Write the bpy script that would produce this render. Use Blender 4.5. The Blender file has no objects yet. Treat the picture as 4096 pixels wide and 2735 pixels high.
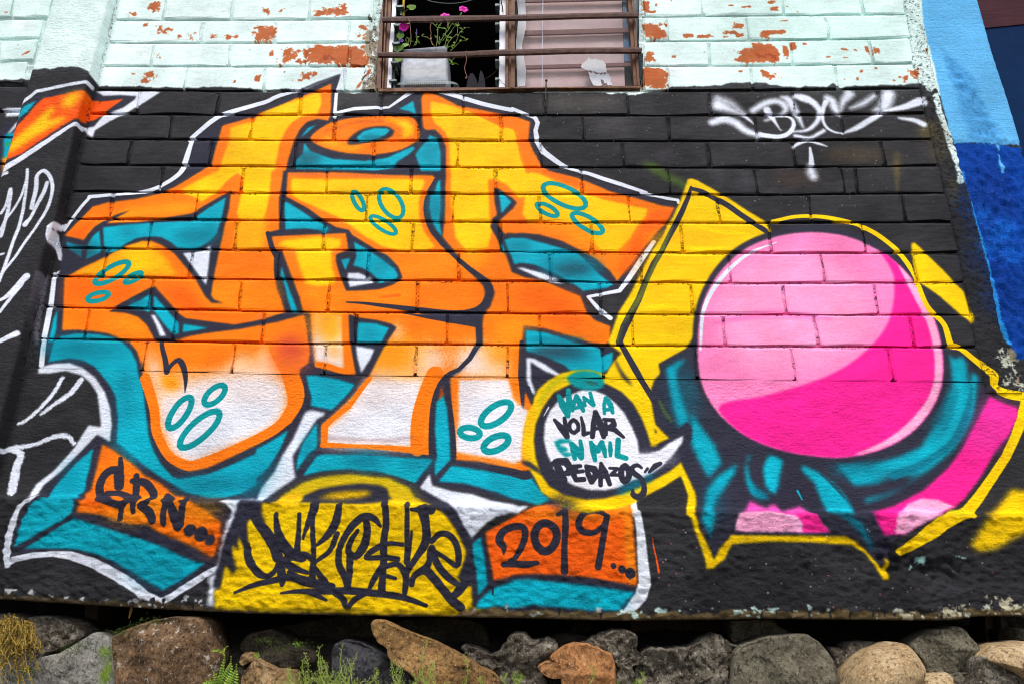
import bpy, bmesh, math, random
import numpy as np
from mathutils import Vector, Matrix
S = bpy.context.scene
COL = S.collection
# ------------------------------------------------------------------ camera
R = math.radians
CAMLOC = Vector((0.0, -2.30, 1.60))
PITCH, YAW, ROLL = R(18.9), R(2.4), R(-0.8)
cd = bpy.data.cameras.new('camera'); cam = bpy.data.objects.new('camera', cd); COL.objects.link(cam)
cd.sensor_width = 36; cd.lens = 24.0; cd.clip_start = 0.02; cd.clip_end = 500
CM = Matrix.Rotation(YAW, 3, 'Z') @ Matrix.Rotation(math.pi/2 + PITCH, 3, 'X') @ Matrix.Rotation(-ROLL, 3, 'Z')
cam.matrix_world = Matrix.Translation(CAMLOC) @ CM.to_4x4()
S.camera = cam
S.cycles.pixel_filter_type = 'BLACKMAN_HARRIS'; S.cycles.filter_width = 1.05
# ------------------------------------------------------------------ light
SUN_EL, SUN_AZ = R(58), R(-24)     # high, in front of the wall, from the left behind the camera
w = bpy.data.worlds.new("World"); S.world = w; w.use_nodes = True
nt = w.node_tree; bg = nt.nodes['Background']
sky = nt.nodes.new('ShaderNodeTexSky'); sky.sky_type = 'NISHITA'; sky.sun_disc = False
sky.sun_elevation = SUN_EL; sky.sun_rotation = math.pi - SUN_AZ*-1; sky.dust_density = 4; sky.ozone_density = 1; sky.air_density = 1.0
nt.links.new(sky.outputs[0], bg.inputs[0]); bg.inputs[1].default_value = 0.12
sd = bpy.data.lights.new('sun', 'SUN'); sd.energy = 1.5; sd.angle = R(14); sd.color = (1, .97, .93)
sun = bpy.data.objects.new('sun', sd); COL.objects.link(sun)
sdir = Vector((math.sin(SUN_AZ)*math.cos(SUN_EL), -math.cos(SUN_AZ)*math.cos(SUN_EL), math.sin(SUN_EL)))
sun.rotation_euler = sdir.to_track_quat('Z', 'Y').to_euler(); sun.location = (0, -3, 6)
S.view_settings.view_transform = 'Standard'; S.view_settings.look = 'None'
S.view_settings.exposure = 0.62; S.view_settings.gamma = 1; S.view_settings.use_curve_mapping = False
# ------------------------------------------------------------------ geometry of the place: photo point -> ray -> surface
MN = np.array([[CM[i][j] for j in range(3)] for i in range(3)])
CN = np.array(CAMLOC)
FPX = 24.0/36*4096
def ray(p):
    p = np.atleast_2d(np.asarray(p, float))
    d = np.stack([(p[:, 0]-2048)/FPX, -(p[:, 1]-1367.5)/FPX, -np.ones(len(p))], 1)
    return d @ MN.T
def at(p, y):
    """world points where the sight lines of p meet the plane(s) y"""
    d = ray(p); t = (np.asarray(y)-CN[1])/d[:, 1]
    return CN + d*t[:, None]
K4 = 4096/2348.0
LIPX = np.array([-400, 0, 587, 1174, 1761, 2348, 2700])*K4
LIPY = np.array([1136, 1138, 1147, 1162, 1172, 1180, 1184])*K4
BOTX = np.array([-300, 0, 370, 587, 887, 1174, 1424, 1761, 2050, 2186, 2240, 2348, 2700])*K4
BOTY = np.array([1362, 1373, 1396, 1406, 1412, 1416, 1422, 1418, 1421, 1421, 1412, 1411, 1411])*K4
def surf_y(p):
    """depth of the painted front: flush above the lip, the footing beam stands proud below it"""
    p = np.atleast_2d(p); lip = np.interp(p[:, 0], LIPX, LIPY)
    t = np.clip((p[:, 1]-lip+9)/18.0, 0, 1); t = t*t*(3-2*t)
    return -0.046*t - 0.010*np.clip((p[:, 1]-lip)/380.0, 0, 1)
def wallpt(p): return at(p, surf_y(p))
PIL = -0.052       # front of the pilaster
# ------------------------------------------------------------------ traced outlines: "@21 x,y" = tile column 2, row 1
FR = {'B': (2800, 340, 960/2349), 'D': (860, 1900, 1100/2349), 'G': (290, 1740, 610/1913), 'V': (2080, 1480, 700/2033), 'W': (1500, 0, 600/2349), 'u': (0, 0, K4)}
for c in range(4):
    for r in range(4): FR['%d%d' % (c+1, r+1)] = (c*1024, [0, 684, 1368, 2051][r], 1024/2347)
def pp(s):
    out = []; f = None
    for t in s.split():
        if t[0] == '@': f = FR[t[1:]]
        else:
            a = t.split(','); out.append((f[0]+float(a[0])*f[2], f[1]+float(a[1])*f[2]))
    return np.array(out)
def dens(p, closed, sm, step=14):
    n = len(p); out = []
    rng = range(n if closed else n-1)
    for i in rng:
        p1 = p[i]; p2 = p[(i+1) % n]
        k = max(1, int(np.hypot(*(p2-p1)[:2])/step))
        t = np.arange(k)/k; t = t[:, None]
        if sm:
            p0 = p[(i-1) % n] if (closed or i > 0) else 2*p1-p2
            p3 = p[(i+2) % n] if (closed or i < n-2) else 2*p2-p1
            out.append(.5*((2*p1)+(-p0+p2)*t+(2*p0-5*p1+4*p2-p3)*t*t+(-p0+3*p1-3*p2+p3)*t**3))
        else: out.append(p1+(p2-p1)*t)
    if not closed: out.append(p[-1:])
    return np.concatenate(out)
# ------------------------------------------------------------------ the mural: paint laid on in wall metres
PX = 940.0
_c = wallpt(np.array([(-260, -120), (4360, -120), (-260, 2560), (4360, 2560)]))
X0, X1 = _c[:, 0].min()-.02, _c[:, 0].max()+.02
Z0, Z1 = _c[:, 2].min()-.05, _c[:, 2].max()+.02
TW, TH = int((X1-X0)*PX), int((Z1-Z0)*PX)
rs = np.random.RandomState(5)
def vnoise(h, w, cell, seed, cellx=None):
    r = np.random.RandomState(seed); cx = cellx or cell
    gh, gw = int(h/cell)+3, int(w/cx)+3
    g = r.rand(gh, gw).astype(np.float32)
    y = np.arange(h)/cell; x = np.arange(w)/cx
    yi = y.astype(int); xi = x.astype(int); fy = (y-yi).astype(np.float32); fx = (x-xi).astype(np.float32)
    fy = fy*fy*(3-2*fy); fx = fx*fx*(3-2*fx)
    a = g[yi][:, xi]; b = g[yi][:, xi+1]; c = g[yi+1][:, xi]; d = g[yi+1][:, xi+1]
    return (a*(1-fx)+b*fx)*(1-fy)[:, None] + (c*(1-fx)+d*fx)*fy[:, None]
def fbm(h, w, cell, seed, n=4, ax=1.0):
    o = 0; amp = 1; tot = 0
    for i in range(n):
        o = o + amp*vnoise(h, w, max(cell/2**i, 1.01), seed+i, max(cell*ax/2**i, 1.01)); tot += amp; amp *= .55
    return o/tot
NF = fbm(TH, TW, 26, 1, 5); NF = (NF-NF.mean())/NF.std()
NG = fbm(TH, TW, 3.2, 20, 2); NG = (NG-NG.mean())/NG.std()
NL = fbm(TH, TW, 130, 40, 4); NL = (NL-NL.mean())/NL.std()
NH = fbm(TH, TW, 7, 60, 4, 6.0); NH = (NH-NH.mean())/NH.std()
NM = fbm(TH, TW, 11, 90, 3); NM = (NM-NM.mean())/NM.std()
IMG = np.zeros((TH, TW, 3), np.float32)
def totex(s, pil=False):
    q = at(s, PIL) if pil else wallpt(s)
    return np.stack([(q[:, 0]-X0)*PX, (q[:, 2]-Z0)*PX], 1)
def lin(c): 
    c = np.array(c, np.float32)/255; return np.where(c < .04045, c/12.92, ((c+.055)/1.055)**2.4)
C = dict(K=(46, 46, 61), K0=(43, 43, 46), K2=(34, 34, 40), W=(226, 233, 246), WP=(238, 226, 226), M=(222, 243, 240),
         O=(255, 122, 8), OD=(252, 88, 4), OL=(255, 150, 10), Y=(255, 198, 2), YO=(255, 172, 6), T=(0, 168, 190), TD=(0, 118, 140), TL=(0, 182, 206),
         TM=(0, 148, 152), P=(255, 132, 190), PL=(255, 172, 212), MG=(255, 32, 150), LY=(250, 205, 0), LG=(180, 190, 10), GR=(80, 110, 40),
         B1=(98, 182, 236), B2=(2, 66, 160), BR=(178, 92, 46), BN=(88, 72, 50), R=(190, 40, 30))
def blur(m, r):
    r = int(round(r))
    if r < 1: return m
    for ax in (0, 1):
        for _ in range(2):
            n = m.shape[ax]; pad = [(0, 0), (0, 0)]; pad[ax] = (r+1, r)
            cs = np.cumsum(np.pad(m, pad, mode='edge'), axis=ax, dtype=np.float64)
            if ax == 0: m = (cs[2*r+1:]-cs[:n])/(2*r+1)
            else: m = (cs[:, 2*r+1:]-cs[:, :n])/(2*r+1)
            m = m.astype(np.float32)
    return m
CLIP = None
def put(x0, y0, cov, col, grain, a=1.0):
    h, w_ = cov.shape
    xa, ya = max(x0, 0), max(y0, 0); xb, yb = min(x0+w_, TW), min(y0+h, TH)
    if xb <= xa or yb <= ya: return
    cov = cov[ya-y0:yb-y0, xa-x0:xb-x0]
    if grain:
        cov = np.clip(cov+grain*NG[ya:yb, xa:xb]*4*cov*(1-cov), 0, 1)
    if CLIP is not None: cov = cov*CLIP[ya:yb, xa:xb]
    cov = (cov*a)[..., None]
    c = np.array(C[col] if isinstance(col, str) else col, np.float32)
    t = IMG[ya:yb, xa:xb]
    t += cov*(c-t)
def mask(q, pad):
    x0, y0 = int(q[:, 0].min())-pad, int(q[:, 1].min())-pad
    x1, y1 = int(q[:, 0].max())+pad+1, int(q[:, 1].max())+pad+1
    x0 = max(x0, -400); y0 = max(y0, -400); x1 = min(x1, TW+400); y1 = min(y1, TH+400)
    h, w_ = y1-y0, x1-x0
    acc = np.zeros((h, w_+1), np.int32)
    n = len(q)
    for i in range(n):
        ax, ay = q[i]; bx, by = q[(i+1) % n]
        if ay == by: continue
        if ay > by: ax, ay, bx, by = bx, by, ax, ay
        ra = max(int(math.ceil(ay-.5)), y0); rb = min(int(math.ceil(by-.5)), y1)
        if rb <= ra: continue
        rr = np.arange(ra, rb); xx = ax+(rr+.5-ay)*(bx-ax)/(by-ay)
        cc = np.clip(np.ceil(xx-.5).astype(int)-x0, 0, w_)
        np.add.at(acc, (rr-y0, cc), 1)
    return x0, y0, (np.cumsum(acc, 1)[:, :-1] & 1).astype(np.float32)
def fill(col, s, soft=3, sm=0, a=1.0, grain=.05, pil=False, rag=0, dx=0, dy=0):
    p = pp(s) if isinstance(s, str) else s
    q = totex(dens(p, True, sm), pil)
    r = soft*PX/1125.0
    x0, y0, m = mask(q, int(r*3)+3+int(rag))
    if rag:
        h, w_ = m.shape; xs = np.clip(np.arange(x0, x0+w_), 0, TW-1); ys = np.clip(np.arange(y0, y0+h), 0, TH-1)
        n = NF[ys][:, xs]; b = blur(m, rag)
        m = (b+n*.16 > .5).astype(np.float32)
    put(x0, y0, blur(m, max(r, 1) if r >= .9 else 1), col, grain, a)
def line(col, s, wd, soft=3, sm=1, a=1.0, grain=.05, pil=False, closed=False):
    """wd: full width(s) in photo px of the stroke, one number or a list spread over the points"""
    p = pp(s) if isinstance(s, str) else s
    wd = [wd]*len(p) if np.isscalar(wd) else list(wd)
    if len(wd) != len(p): wd = list(np.interp(np.linspace(0, 1, len(p)), np.linspace(0, 1, len(wd)), wd))
    pw = np.column_stack([p, np.array(wd, float)])
    d = dens(pw, closed, sm, 10)
    if closed: d = np.vstack([d, d[:1]])
    q = totex(d[:, :2], pil)
    rad = d[:, 2]*.5*PX/1125.0*np.clip(1+(d[:, 1]-1367)/8000, .8, 1.2); sf = max(soft*PX/1125.0, 1.0)
    pad = int(rad.max()+sf*2+2)
    x0, y0 = int(q[:, 0].min())-pad, int(q[:, 1].min())-pad
    w_, h = int(q[:, 0].max())+pad-x0, int(q[:, 1].max())+pad-y0
    cov = np.zeros((h, w_), np.float32)
    for i in range(len(q)-1):
        a0, b0 = q[i], q[i+1]; r_ = max(rad[i], rad[i+1])+sf
        xa, xb = int(min(a0[0], b0[0])-r_)-1-x0, int(max(a0[0], b0[0])+r_)+2-x0
        ya, yb = int(min(a0[1], b0[1])-r_)-1-y0, int(max(a0[1], b0[1])+r_)+2-y0
        xa = max(xa, 0); ya = max(ya, 0); xb = min(xb, w_); yb = min(yb, h)
        if xb <= xa or yb <= ya: continue
        gx = np.arange(xa, xb)[None, :]+x0+.5-a0[0]; gy = np.arange(ya, yb)[:, None]+y0+.5-a0[1]
        v = b0-a0; L = max(v@v, 1e-6); t = np.clip((gx*v[0]+gy*v[1])/L, 0, 1)
        dd = np.hypot(gx-t*v[0], gy-t*v[1])
        c = np.clip((rad[i]*(1-t)+rad[i+1]*t-dd)/sf+.5, 0, 1)
        np.maximum(cov[ya:yb, xa:xb], c, out=cov[ya:yb, xa:xb])
    cov = cov*cov*(3-2*cov)
    put(x0, y0, cov, col, grain, a)
def ring(fr, cx, cy, a_, b_, ang, wd, col='TM'):
    t = np.linspace(0, 2*np.pi, 20)[:-1]; ca, sa = math.cos(R(ang)), math.sin(R(ang)); f = FR[fr]
    x = cx+(a_-wd/2)*np.cos(t)*ca-(b_-wd/2)*np.sin(t)*sa; y = cy+(a_-wd/2)*np.cos(t)*sa+(b_-wd/2)*np.sin(t)*ca
    line(col, np.column_stack([f[0]+x*f[2], f[1]+y*f[2]]), wd*f[2], 3, closed=True)
def blob(col, s, rx, ry, a=.6, grain=.1):
    """soft sprayed cloud"""
    for c in pp(s):
        t = np.linspace(0, 2*np.pi, 17)[:-1]
        fill(col, np.column_stack([c[0]+rx*np.cos(t)*.6, c[1]+ry*np.sin(t)*.6]), min(rx, ry)*.42, 0, a, grain)
def chips(lst, col='BR'):
    """flaked paint: blob centre, radii, how much has gone"""
    for s in lst:
        fr, cx, cy, rx, ry, k = s; big = fr != 'u' and col == 'BR'; k = k+.12 if big else k; rx, ry = (rx*1.12, ry*1.12) if big else (rx, ry); f = FR[fr]
        q = totex(np.array([(f[0]+cx*f[2], f[1]+cy*f[2])]))[0]
        rx, ry = rx*f[2]*PX/1125, ry*f[2]*PX/1125
        x0, y0, x1, y1 = [int(v) for v in (q[0]-rx*1.6, q[1]-ry*1.6, q[0]+rx*1.6, q[1]+ry*1.6)]
        x0, y0 = max(x0, 0), max(y0, 0); x1, y1 = min(x1, TW), min(y1, TH)
        if x1 <= x0+1 or y1 <= y0+1: continue
        gx, gy = np.meshgrid((np.arange(x0, x1)-q[0])/rx, (np.arange(y0, y1)-q[1])/ry)
        d = np.maximum(np.hypot(gx, gy)*.8, np.maximum(abs(gx), abs(gy)))
        n = NF[y0:y1, x0:x1]*.42+NM[y0:y1, x0:x1]*.42+NG[y0:y1, x0:x1]*.22
        m = ((k-d*1.5)+n*(.75 if k < 1.1 else .42) > 0).astype(np.float32)*(d < 1.25)
        put(x0, y0, blur(m, 1), col, 0, .96)
def paint():
    global CLIP
    IMG[:] = C['K0']
    IMG[:] *= (1+.05*np.clip(NL, -2, 2)+.05*np.clip(NH, -2, 2))[..., None]
    # mint whitewash above the ragged line
    fill('M', "@u -300,-300 2440,-300 @41 2900,300 2700,900 1560,860 1530,800 1490,850 1450,820 1380,772 1000,785 650,800 600,772 560,795 300,802 120,800 0,782 @31 2347,772 2180,755 2000,770 1850,790 1450,800 1400,820 1250,850 1080,872 1040,850 900,870 860,845 600,840 450,845 0,840 @21 2000,860 1500,850 1100,850 900,855 750,842 560,835 300,815 100,830 0,820 @11 2347,822 2000,800 1700,806 1400,800 1200,800 1000,803 940,790 900,800 870,730 800,700 @u -300,195", 2, 0, rag=5)
    fill('M', "@41 1500,880 1530,860 1570,860 1600,940 1640,1090 1690,1240 1720,1380 1750,1480 @42 1800,0 1790,110 1730,120 1720,20 @41 1680,1440 1640,1330 1600,1200 1550,1080 1520,960", 2, 0, rag=5)
    # soft dirty greens / tint on the whitewash
    for s, a in (("@41 500,100", .25), ("@41 1000,400", .25), ("@41 300,350", .2), ("@31 1900,300", .12), ("@11 200,300", .2), ("@21 900,300", .08)):
        blob((196, 236, 226), s, 700, 260, a)
    for s, a in (("@31 1500,650", .35), ("@11 200,230", .3), ("@21 600,240", .3), ("@11 1250,460", .3), ("@21 1000,720", .3)):
        blob((232, 224, 230), s, 90, 40, a)
    L = [('11',1410,60,90,75,1.0),('11',1210,130,70,45,.62),('11',1500,280,90,60,.68),('11',1650,340,60,40,.5),('11',1320,230,60,50,.45),('11',2130,340,70,28,.85),('11',1950,340,50,36,.55),
         ('11',1450,510,45,60,.4),('11',1400,690,110,45,.68),('11',1350,745,70,36,.72),('11',1220,690,30,30,.45),('11',2150,750,14,22,1.2),('11',2330,300,50,50,.8),('11',1740,340,60,50,.3),
         ('11',50,120,25,14,.7),('11',240,495,40,40,.55),('21',85,105,55,45,.85),('21',700,110,170,55,.85),('21',790,60,70,60,.8),('21',590,120,70,40,.95),('21',80,310,100,85,1.35),('21',260,90,90,40,.35),
         ('21',320,520,125,90,.95),('21',280,480,50,60,1.1),('21',445,490,20,60,.9),('21',140,490,22,34,.9),('21',660,510,200,95,1.5),('21',600,480,110,80,1.4),('21',800,530,70,75,1.4),('21',915,520,70,110,1.5),('21',1010,570,36,80,1.3),
         ('21',980,330,60,45,.9),('21',985,260,40,30,.8),('21',450,710,50,55,.9),('21',410,740,40,22,.8),('21',335,745,10,26,1.),('21',545,680,36,40,.75),('21',10,720,36,45,1.),
         ('31',1225,60,36,75,1.3),('31',1290,110,60,30,.5),('31',1280,290,85,80,1.35),('31',1340,320,70,50,1.2),('31',1610,330,60,26,1.1),('31',1750,335,75,24,1.1),('31',2000,300,60,26,1.1),('31',2080,240,62,40,1.1),('31',2090,325,50,26,1.1),('31',1970,340,50,12,1.),('31',1840,335,26,12,.9),
         ('31',1270,520,55,65,.8),('31',1480,523,24,14,1.2),('31',2250,510,200,80,1.25),('31',2300,450,120,80,1.2),('31',1310,720,105,105,1.6),('31',1270,680,70,70,1.5),('31',2320,680,40,50,1.1),('31',2150,65,60,16,.9),('31',2010,50,40,14,.7),('31',2090,660,20,12,.8),('31',2320,320,50,40,.9),('31',1320,45,14,24,.8),('31',1450,10,30,14,.8),
         ('41',40,490,60,100,1.35),('41',160,470,32,80,1.2),('41',230,430,28,40,1.2),('41',70,300,100,26,1.3),('41',210,300,20,24,.7),('41',140,197,55,10,1.1),('41',50,80,70,26,.8),('41',40,20,60,24,.7),('41',175,65,14,12,.8),('41',270,115,14,6,1.),('41',910,460,24,55,1.1),('41',990,470,36,50,1.15),('41',710,460,45,18,.9),('41',710,533,24,8,1.),('41',790,465,24,18,.7),('41',550,528,34,14,.6),
         ('41',60,710,90,40,.6),('41',985,628,16,14,1.),('41',860,660,20,18,.9),('41',822,725,14,24,1.2),('41',1155,740,14,9,1.2),('41',1205,710,14,10,1.2),('41',1265,730,30,36,.95),('41',1340,680,50,55,.85),('41',700,730,20,14,.6),('41',330,405,24,14,.5),('31',1130,300,20,80,.8),('41',1450,480,14,60,1.),('31',1410,230,30,40,.4)]
    chips(L)
    chips([('21',660,530,120,50,.62),('21',350,560,60,40,.5),('31',2300,520,120,40,.55),('41',40,520,40,60,.5)], (150,66,34))
    # bare render by the window, crumbling edge left of it
    fill((150,140,122), "@21 1040,480 1110,460 1120,300 1100,230 1010,300 1000,400 1000,470 1040,520 1030,600 1080,600 1070,700 1000,760 940,830 1100,840 1110,600 1110,470", 3, 0, rag=5)
    fill('BR', "@21 1040,640 1060,650 1040,690 980,740 950,800 915,820 930,780 1000,710", 2, 0)
    chips([('21',1000,720,60,50,.5),('21',1050,180,40,60,.4),('21',1010,800,40,40,.7)], (70, 62, 50))
    chips([('21',1020,800,50,40,.8),('21',1060,520,50,60,.55),('21',1080,330,50,80,.75)], (225,240,240))
    # blotches of grey and brown on the black
    for s, rx, ry, a, c in (("@31 600,950", 300, 55, .5, (92,86,82)), ("@31 950,1140", 120, 60, .35, (78,76,78)), ("@31 1400,1420", 60, 40, .4, (78,76,88)), ("@31 1750,1130", 200, 50, .2, (70,70,74)),
                         ("@32 2130,80", 70, 60, .5, (78,78,86)), ("@32 1900,60", 50, 50, .4, (80,80,88)), ("@41 800,1420", 220, 50, .55, (84,70,48)), ("@41 1450,1200", 50, 60, .7, (104,92,50)), ("@41 1560,1310", 60, 150, .4, (92,84,52)),
                         ("@41 1180,1500", 30, 90, .6, (96,86,52)), ("@42 250,70", 160, 60, .5, (80,62,54)), ("@42 1180,60", 14, 120, .5, (110,96,52)), ("@42 1700,200", 30, 100, .5, (104,92,52)), ("@21 960,900", 200, 50, .3, (90,88,92)), ("@11 1100,1360", 200, 60, .2, (66,66,70)), ("@34 1600,300", 400, 120, .3, (62,62,66)), ("@44 600,500", 300, 120, .3, (62,62,66))):
        blob(c, s, rx, ry, a)
    fill('GR', "@31 1180,1490 1300,1490 @32 1450,30 1610,110 1610,170 1560,160 1400,80 1280,10", 12, 0, .75)
    # ---------------- writing on the strip left of the pilaster and on its face
    pl = dict(pil=True)
    K = totex(pp("@11 1000,-300 820,660 590,1568 @12 170,1568 @13 -200,1568"), True)
    m = np.zeros((TH, TW), np.float32); zz = np.arange(TH)[:, None]; order = np.argsort(K[:, 1])
    edge = np.interp(zz[:, 0], K[order, 1], K[order, 0]); m[:] = (np.arange(TW)[None, :] < edge[:, None]+1); PILM = m
    CLIP = PILM
    fill('K0', "@11 -300,780 0,775 230,780 240,738 330,720 400,690 520,680 640,690 800,668 830,700 900,700 700,1600 @13 -300,1600", 2, 0, rag=4, **pl)
    line('W', "@11 -60,940 100,930 180,960 340,840 520,800 700,765 790,750 850,800", 22, 8, 0, **pl)
    fill('W', "@11 -30,915 170,935 165,990 -30,1000", 5, 0, **pl)
    fill('K', "@11 160,1000 330,880 500,850 760,800 840,900 700,1110 0,1568 -100,1568 -100,1130 140,1010", 5, 0, **pl)
    fill('K', "@11 -60,1040 40,1040 -10,1130", 4, 0, **pl)
    fill('W', "@11 80,1035 150,1000 145,1040 60,1100 0,1160 -20,1160", 5, 0, **pl)
    fill('T', "@11 330,930 250,960 170,1020 150,1100 250,1030", 3, 0, **pl)
    fill('T', "@11 -50,1170 140,1110 100,1200 60,1300 0,1380 -60,1400", 6, 0, **pl)
    line((60, 170, 60), "@11 -30,1260 80,1225", 14, 8, 0, .8, **pl)
    fill('OD', "@11 400,905 560,870 760,825 830,870 800,1000 700,1080 600,1140 430,1250 200,1410 30,1480 20,1568 -60,1568 -60,1400 60,1380 80,1250 160,1150 250,1060 330,960", 3, 0, **pl)
    fill('Y', "@11 600,870 670,860 760,840 740,880 640,1000 560,980", 18, 0, **pl)
    fill('Y', "@11 480,970 380,1060 250,1180 120,1280 70,1330 60,1420 150,1370 350,1240 580,1110 600,1060 430,1120 500,1000", 14, 0, **pl)
    fill('YO', "@11 -60,1380 60,1370 50,1420 0,1568 -60,1568", 8, 0, **pl)
    line('W', "@11 700,1120 560,1210 380,1330 200,1450 20,1560 -60,1610", [20, 32, 34], 6, 0, **pl)
    line((250, 60, 60), "@11 560,1175 380,1290 150,1430", 3, 4, 0, .5, **pl)
    for s, w_ in (("@12 10,390 60,300 95,170 80,330 10,600", [14, 20, 18]), ("@12 -10,560 60,440 170,280 240,90 250,-10 240,170 190,450 120,650 60,830 -10,1010", [12, 16, 18]), ("@12 430,110 400,200 330,330 280,430 230,490", [20, 22, 14, 28]),
                  ("@12 290,340 330,160 340,50 400,0 460,60 480,170 440,330 360,470 240,640 130,800 20,940 -30,1050", [22, 20, 15, 12]), ("@12 -10,770 35,760", [12, 10]), ("@12 240,970 150,1060 60,1150 -10,1190", [34, 22, 14]), ("@12 200,1040 90,1170 0,1290", [20, 14]), ("@12 150,1490 60,1530 -20,1568", [26, 18]), ("@12 60,20 -10,50", [20, 14])):
        line('W', s, w_, 7, **pl)
    CLIP = 1-PILM
    fill('K', "@11 780,780 850,820 950,900 880,960 850,1160 770,1170 700,1060 760,900", 4, 0, rag=4)
    fill('OD', "@11 930,930 1140,908 1040,990 950,1060 860,1110 790,1120 740,1060 800,930", 4, 0)
    fill('K', "@11 940,880 1240,860 1250,900 1130,990 1060,1040 950,1050 1040,980 1140,910 930,930 900,960", 4, 0)
    fill('W', "@11 880,845 1000,835 1250,840 1420,832 1470,850 1340,930 1180,1030 1000,1120 870,1200 850,1265 800,1240 760,1180 860,1165 950,1060 1130,990 1230,920 1250,885 1100,875 950,885", 4, 0)
    fill('W', "@11 690,1110 770,1170 760,1190 700,1150", 4, 0)
    CLIP = None
    # ---------------- dark body of the three big letters
    fill('K', "@12 590,560 700,440 830,265 1050,245 1350,210 1600,110 1700,20 @11 1790,1290 2050,1090 2347,1000 @21 0,1000 200,930 400,850 600,770 770,690 700,1080 900,1035 1180,1010 1300,940 1440,850 1550,820 1680,850 1850,910 2347,1040 @31 200,1110 190,1290 300,1490 430,1568 @32 700,70 1100,190 1500,300 1530,340 1400,520 1100,950 960,1120 700,1150 640,1170 760,1320 900,1410 @33 900,20 930,200 500,260 450,310 230,500 110,700 200,1000 430,1440 150,1480 @23 2347,1450 1900,1350 1650,1300 1500,1320 1700,1450 @24 1900,200 1960,230 2120,180 2347,30 @34 600,-80 1130,-40 1200,720 1000,960 0,900 @24 2300,880 2000,860 @14 2000,870 1950,600 1900,500 1490,800 1150,580 850,440 540,340 100,390 110,200 200,0 @13 300,1450 560,1180 890,860 1010,910 1030,750 1010,600 960,450 870,320 760,235 600,190 430,210 @12 420,1568 510,1240 520,950 640,930 690,850 570,800 560,600", 3, 0)
    fill('K', "@11 1780,1290 2040,1080 2347,990 2347,1200 2100,1200 1980,1300 1960,1568 1690,1568", 3, 0)
    # white outline, upper part
    line('W', "@12 590,545 660,440 740,340 820,250", [14, 16, 18], 4, 0)
    line('W', "@12 820,240 1050,220 1330,190 1500,125 1650,20 @11 1700,1480 1760,1290", [20, 18, 20, 22, 26, 30, 22], 4)
    line('W', "@11 1740,1285 1850,1190 1950,1110 2060,1050 2347,965 @21 100,935 200,888 400,825", [24, 30, 26, 24], 5)
    line('K', "@21 380,840 560,765 770,690", [8, 16, 10], 12, 0, .8)
    line('W', "@21 390,805 560,725 700,655 770,650 790,690", [6, 16, 18, 14], 22, 0, .75)
    fill('K', "@21 400,840 560,775 700,715 780,685 740,780 720,840 690,1050 665,1100 690,770 560,815", 7, 0)
    line('W', "@21 800,650 770,760 735,860 725,1000 720,1070", [12, 18, 20], 5, 0)
    line('W', "@21 720,1040 900,1000 1100,988 1215,985 1330,905 1440,830", [16, 22, 20, 14, 20, 30], 4, 0)
    line('W', "@21 1680,835 1850,885 2100,960 2347,1010 @31 0,1000 120,1045 200,1085", [26, 26, 22, 14], 4)
    line('W', "@31 210,1080 235,1130 215,1200 225,1260", [24, 20, 26], 4, 0)
    line('W', "@31 225,1290 280,1380 350,1440 450,1510 @32 560,-10 700,25 850,78 1000,125 1230,200", [26, 30, 26, 16, 20, 22, 16], 4)
    line('W', "@32 1180,200 1300,225 1420,255 1520,270 1525,295", [12, 18, 14, 14], 4, 0)
    line('W', "@32 1300,650 1200,790 1060,1000 985,1100 820,1130 700,1155", [18, 26, 20, 14, 14], 4, 0)
    line('W', "@32 695,1155 780,1250 900,1350", [12, 18, 20], 4, 0)
    line('W', "@12 600,500 530,570 520,640 535,720 560,800 690,845 630,890 530,935", [16, 22, 26, 24, 12], 6, 0)
    line('W', "@12 500,950 470,1200 430,1400 400,1540 @13 390,100 380,210", [20, 26, 24, 22], 6, 0)
    line((150,150,170), "@12 430,980 360,1300 330,1480 @13 330,0", 16, 22, 0, .55)
    fill('W', "@13 350,240 430,210 500,195 640,190 760,235 870,320 960,450 1010,600 1025,750 1010,910 890,845 780,960 560,1180 400,1310 330,1420 260,1420 330,1300 500,1170 680,970 760,840 810,760 925,775 910,600 890,470 830,370 740,300 600,262 450,285 350,285", 4, 0)
    line('W', "@13 330,1420 230,1460 160,1520 @14 130,60 85,180 60,330 70,470", [16, 14, 24, 28, 22], 8, 0)
    line('W', "@14 70,460 130,425 300,385 480,372 640,385 850,455 1050,560 1200,650 1350,760 1480,805", [20, 20, 18, 30, 32, 30, 14], 6, 0)
    line('W', "@14 1490,800 1560,770 1750,650 1900,550 1980,510", [20, 22, 20], 6, 0)
    fill('W', "@14 1960,560 1990,480 2040,200 2090,60 2130,-10 2230,-10 2180,60 2100,200 2050,380 2010,540 1980,640 1960,860 1900,840 1920,640 1890,600", 6, 0)
    fill('W', "@13 2010,1450 2150,1440 2330,1430 2347,1440 2347,1568 @14 2230,0 2130,10 @13 2120,1530 2080,1490", 4, 0, rag=3)
    fill('W', "@23 0,1450 50,1330 170,1180 250,1020 340,880 450,640 500,620 630,645 620,672 560,700 520,760 440,880 335,1040 350,1180 365,1240 200,1350 60,1455 0,1480", 5, 0)
    for s, w_ in (("@13 570,330 500,450 360,610 230,720 175,745", [18, 16, 14]), ("@13 745,345 640,470 480,580 375,660", [24, 22, 10]), ("@13 680,930 620,865 520,860 330,930 200,960 110,970 40,1000", [14, 20, 16, 20, 22]), ("@13 100,980 190,1030 150,1150 110,1360", [20, 30, 34])):
        line('W', s, w_, 10, grain=.4)
    for s in ("@23 1110,0",): pass
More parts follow.
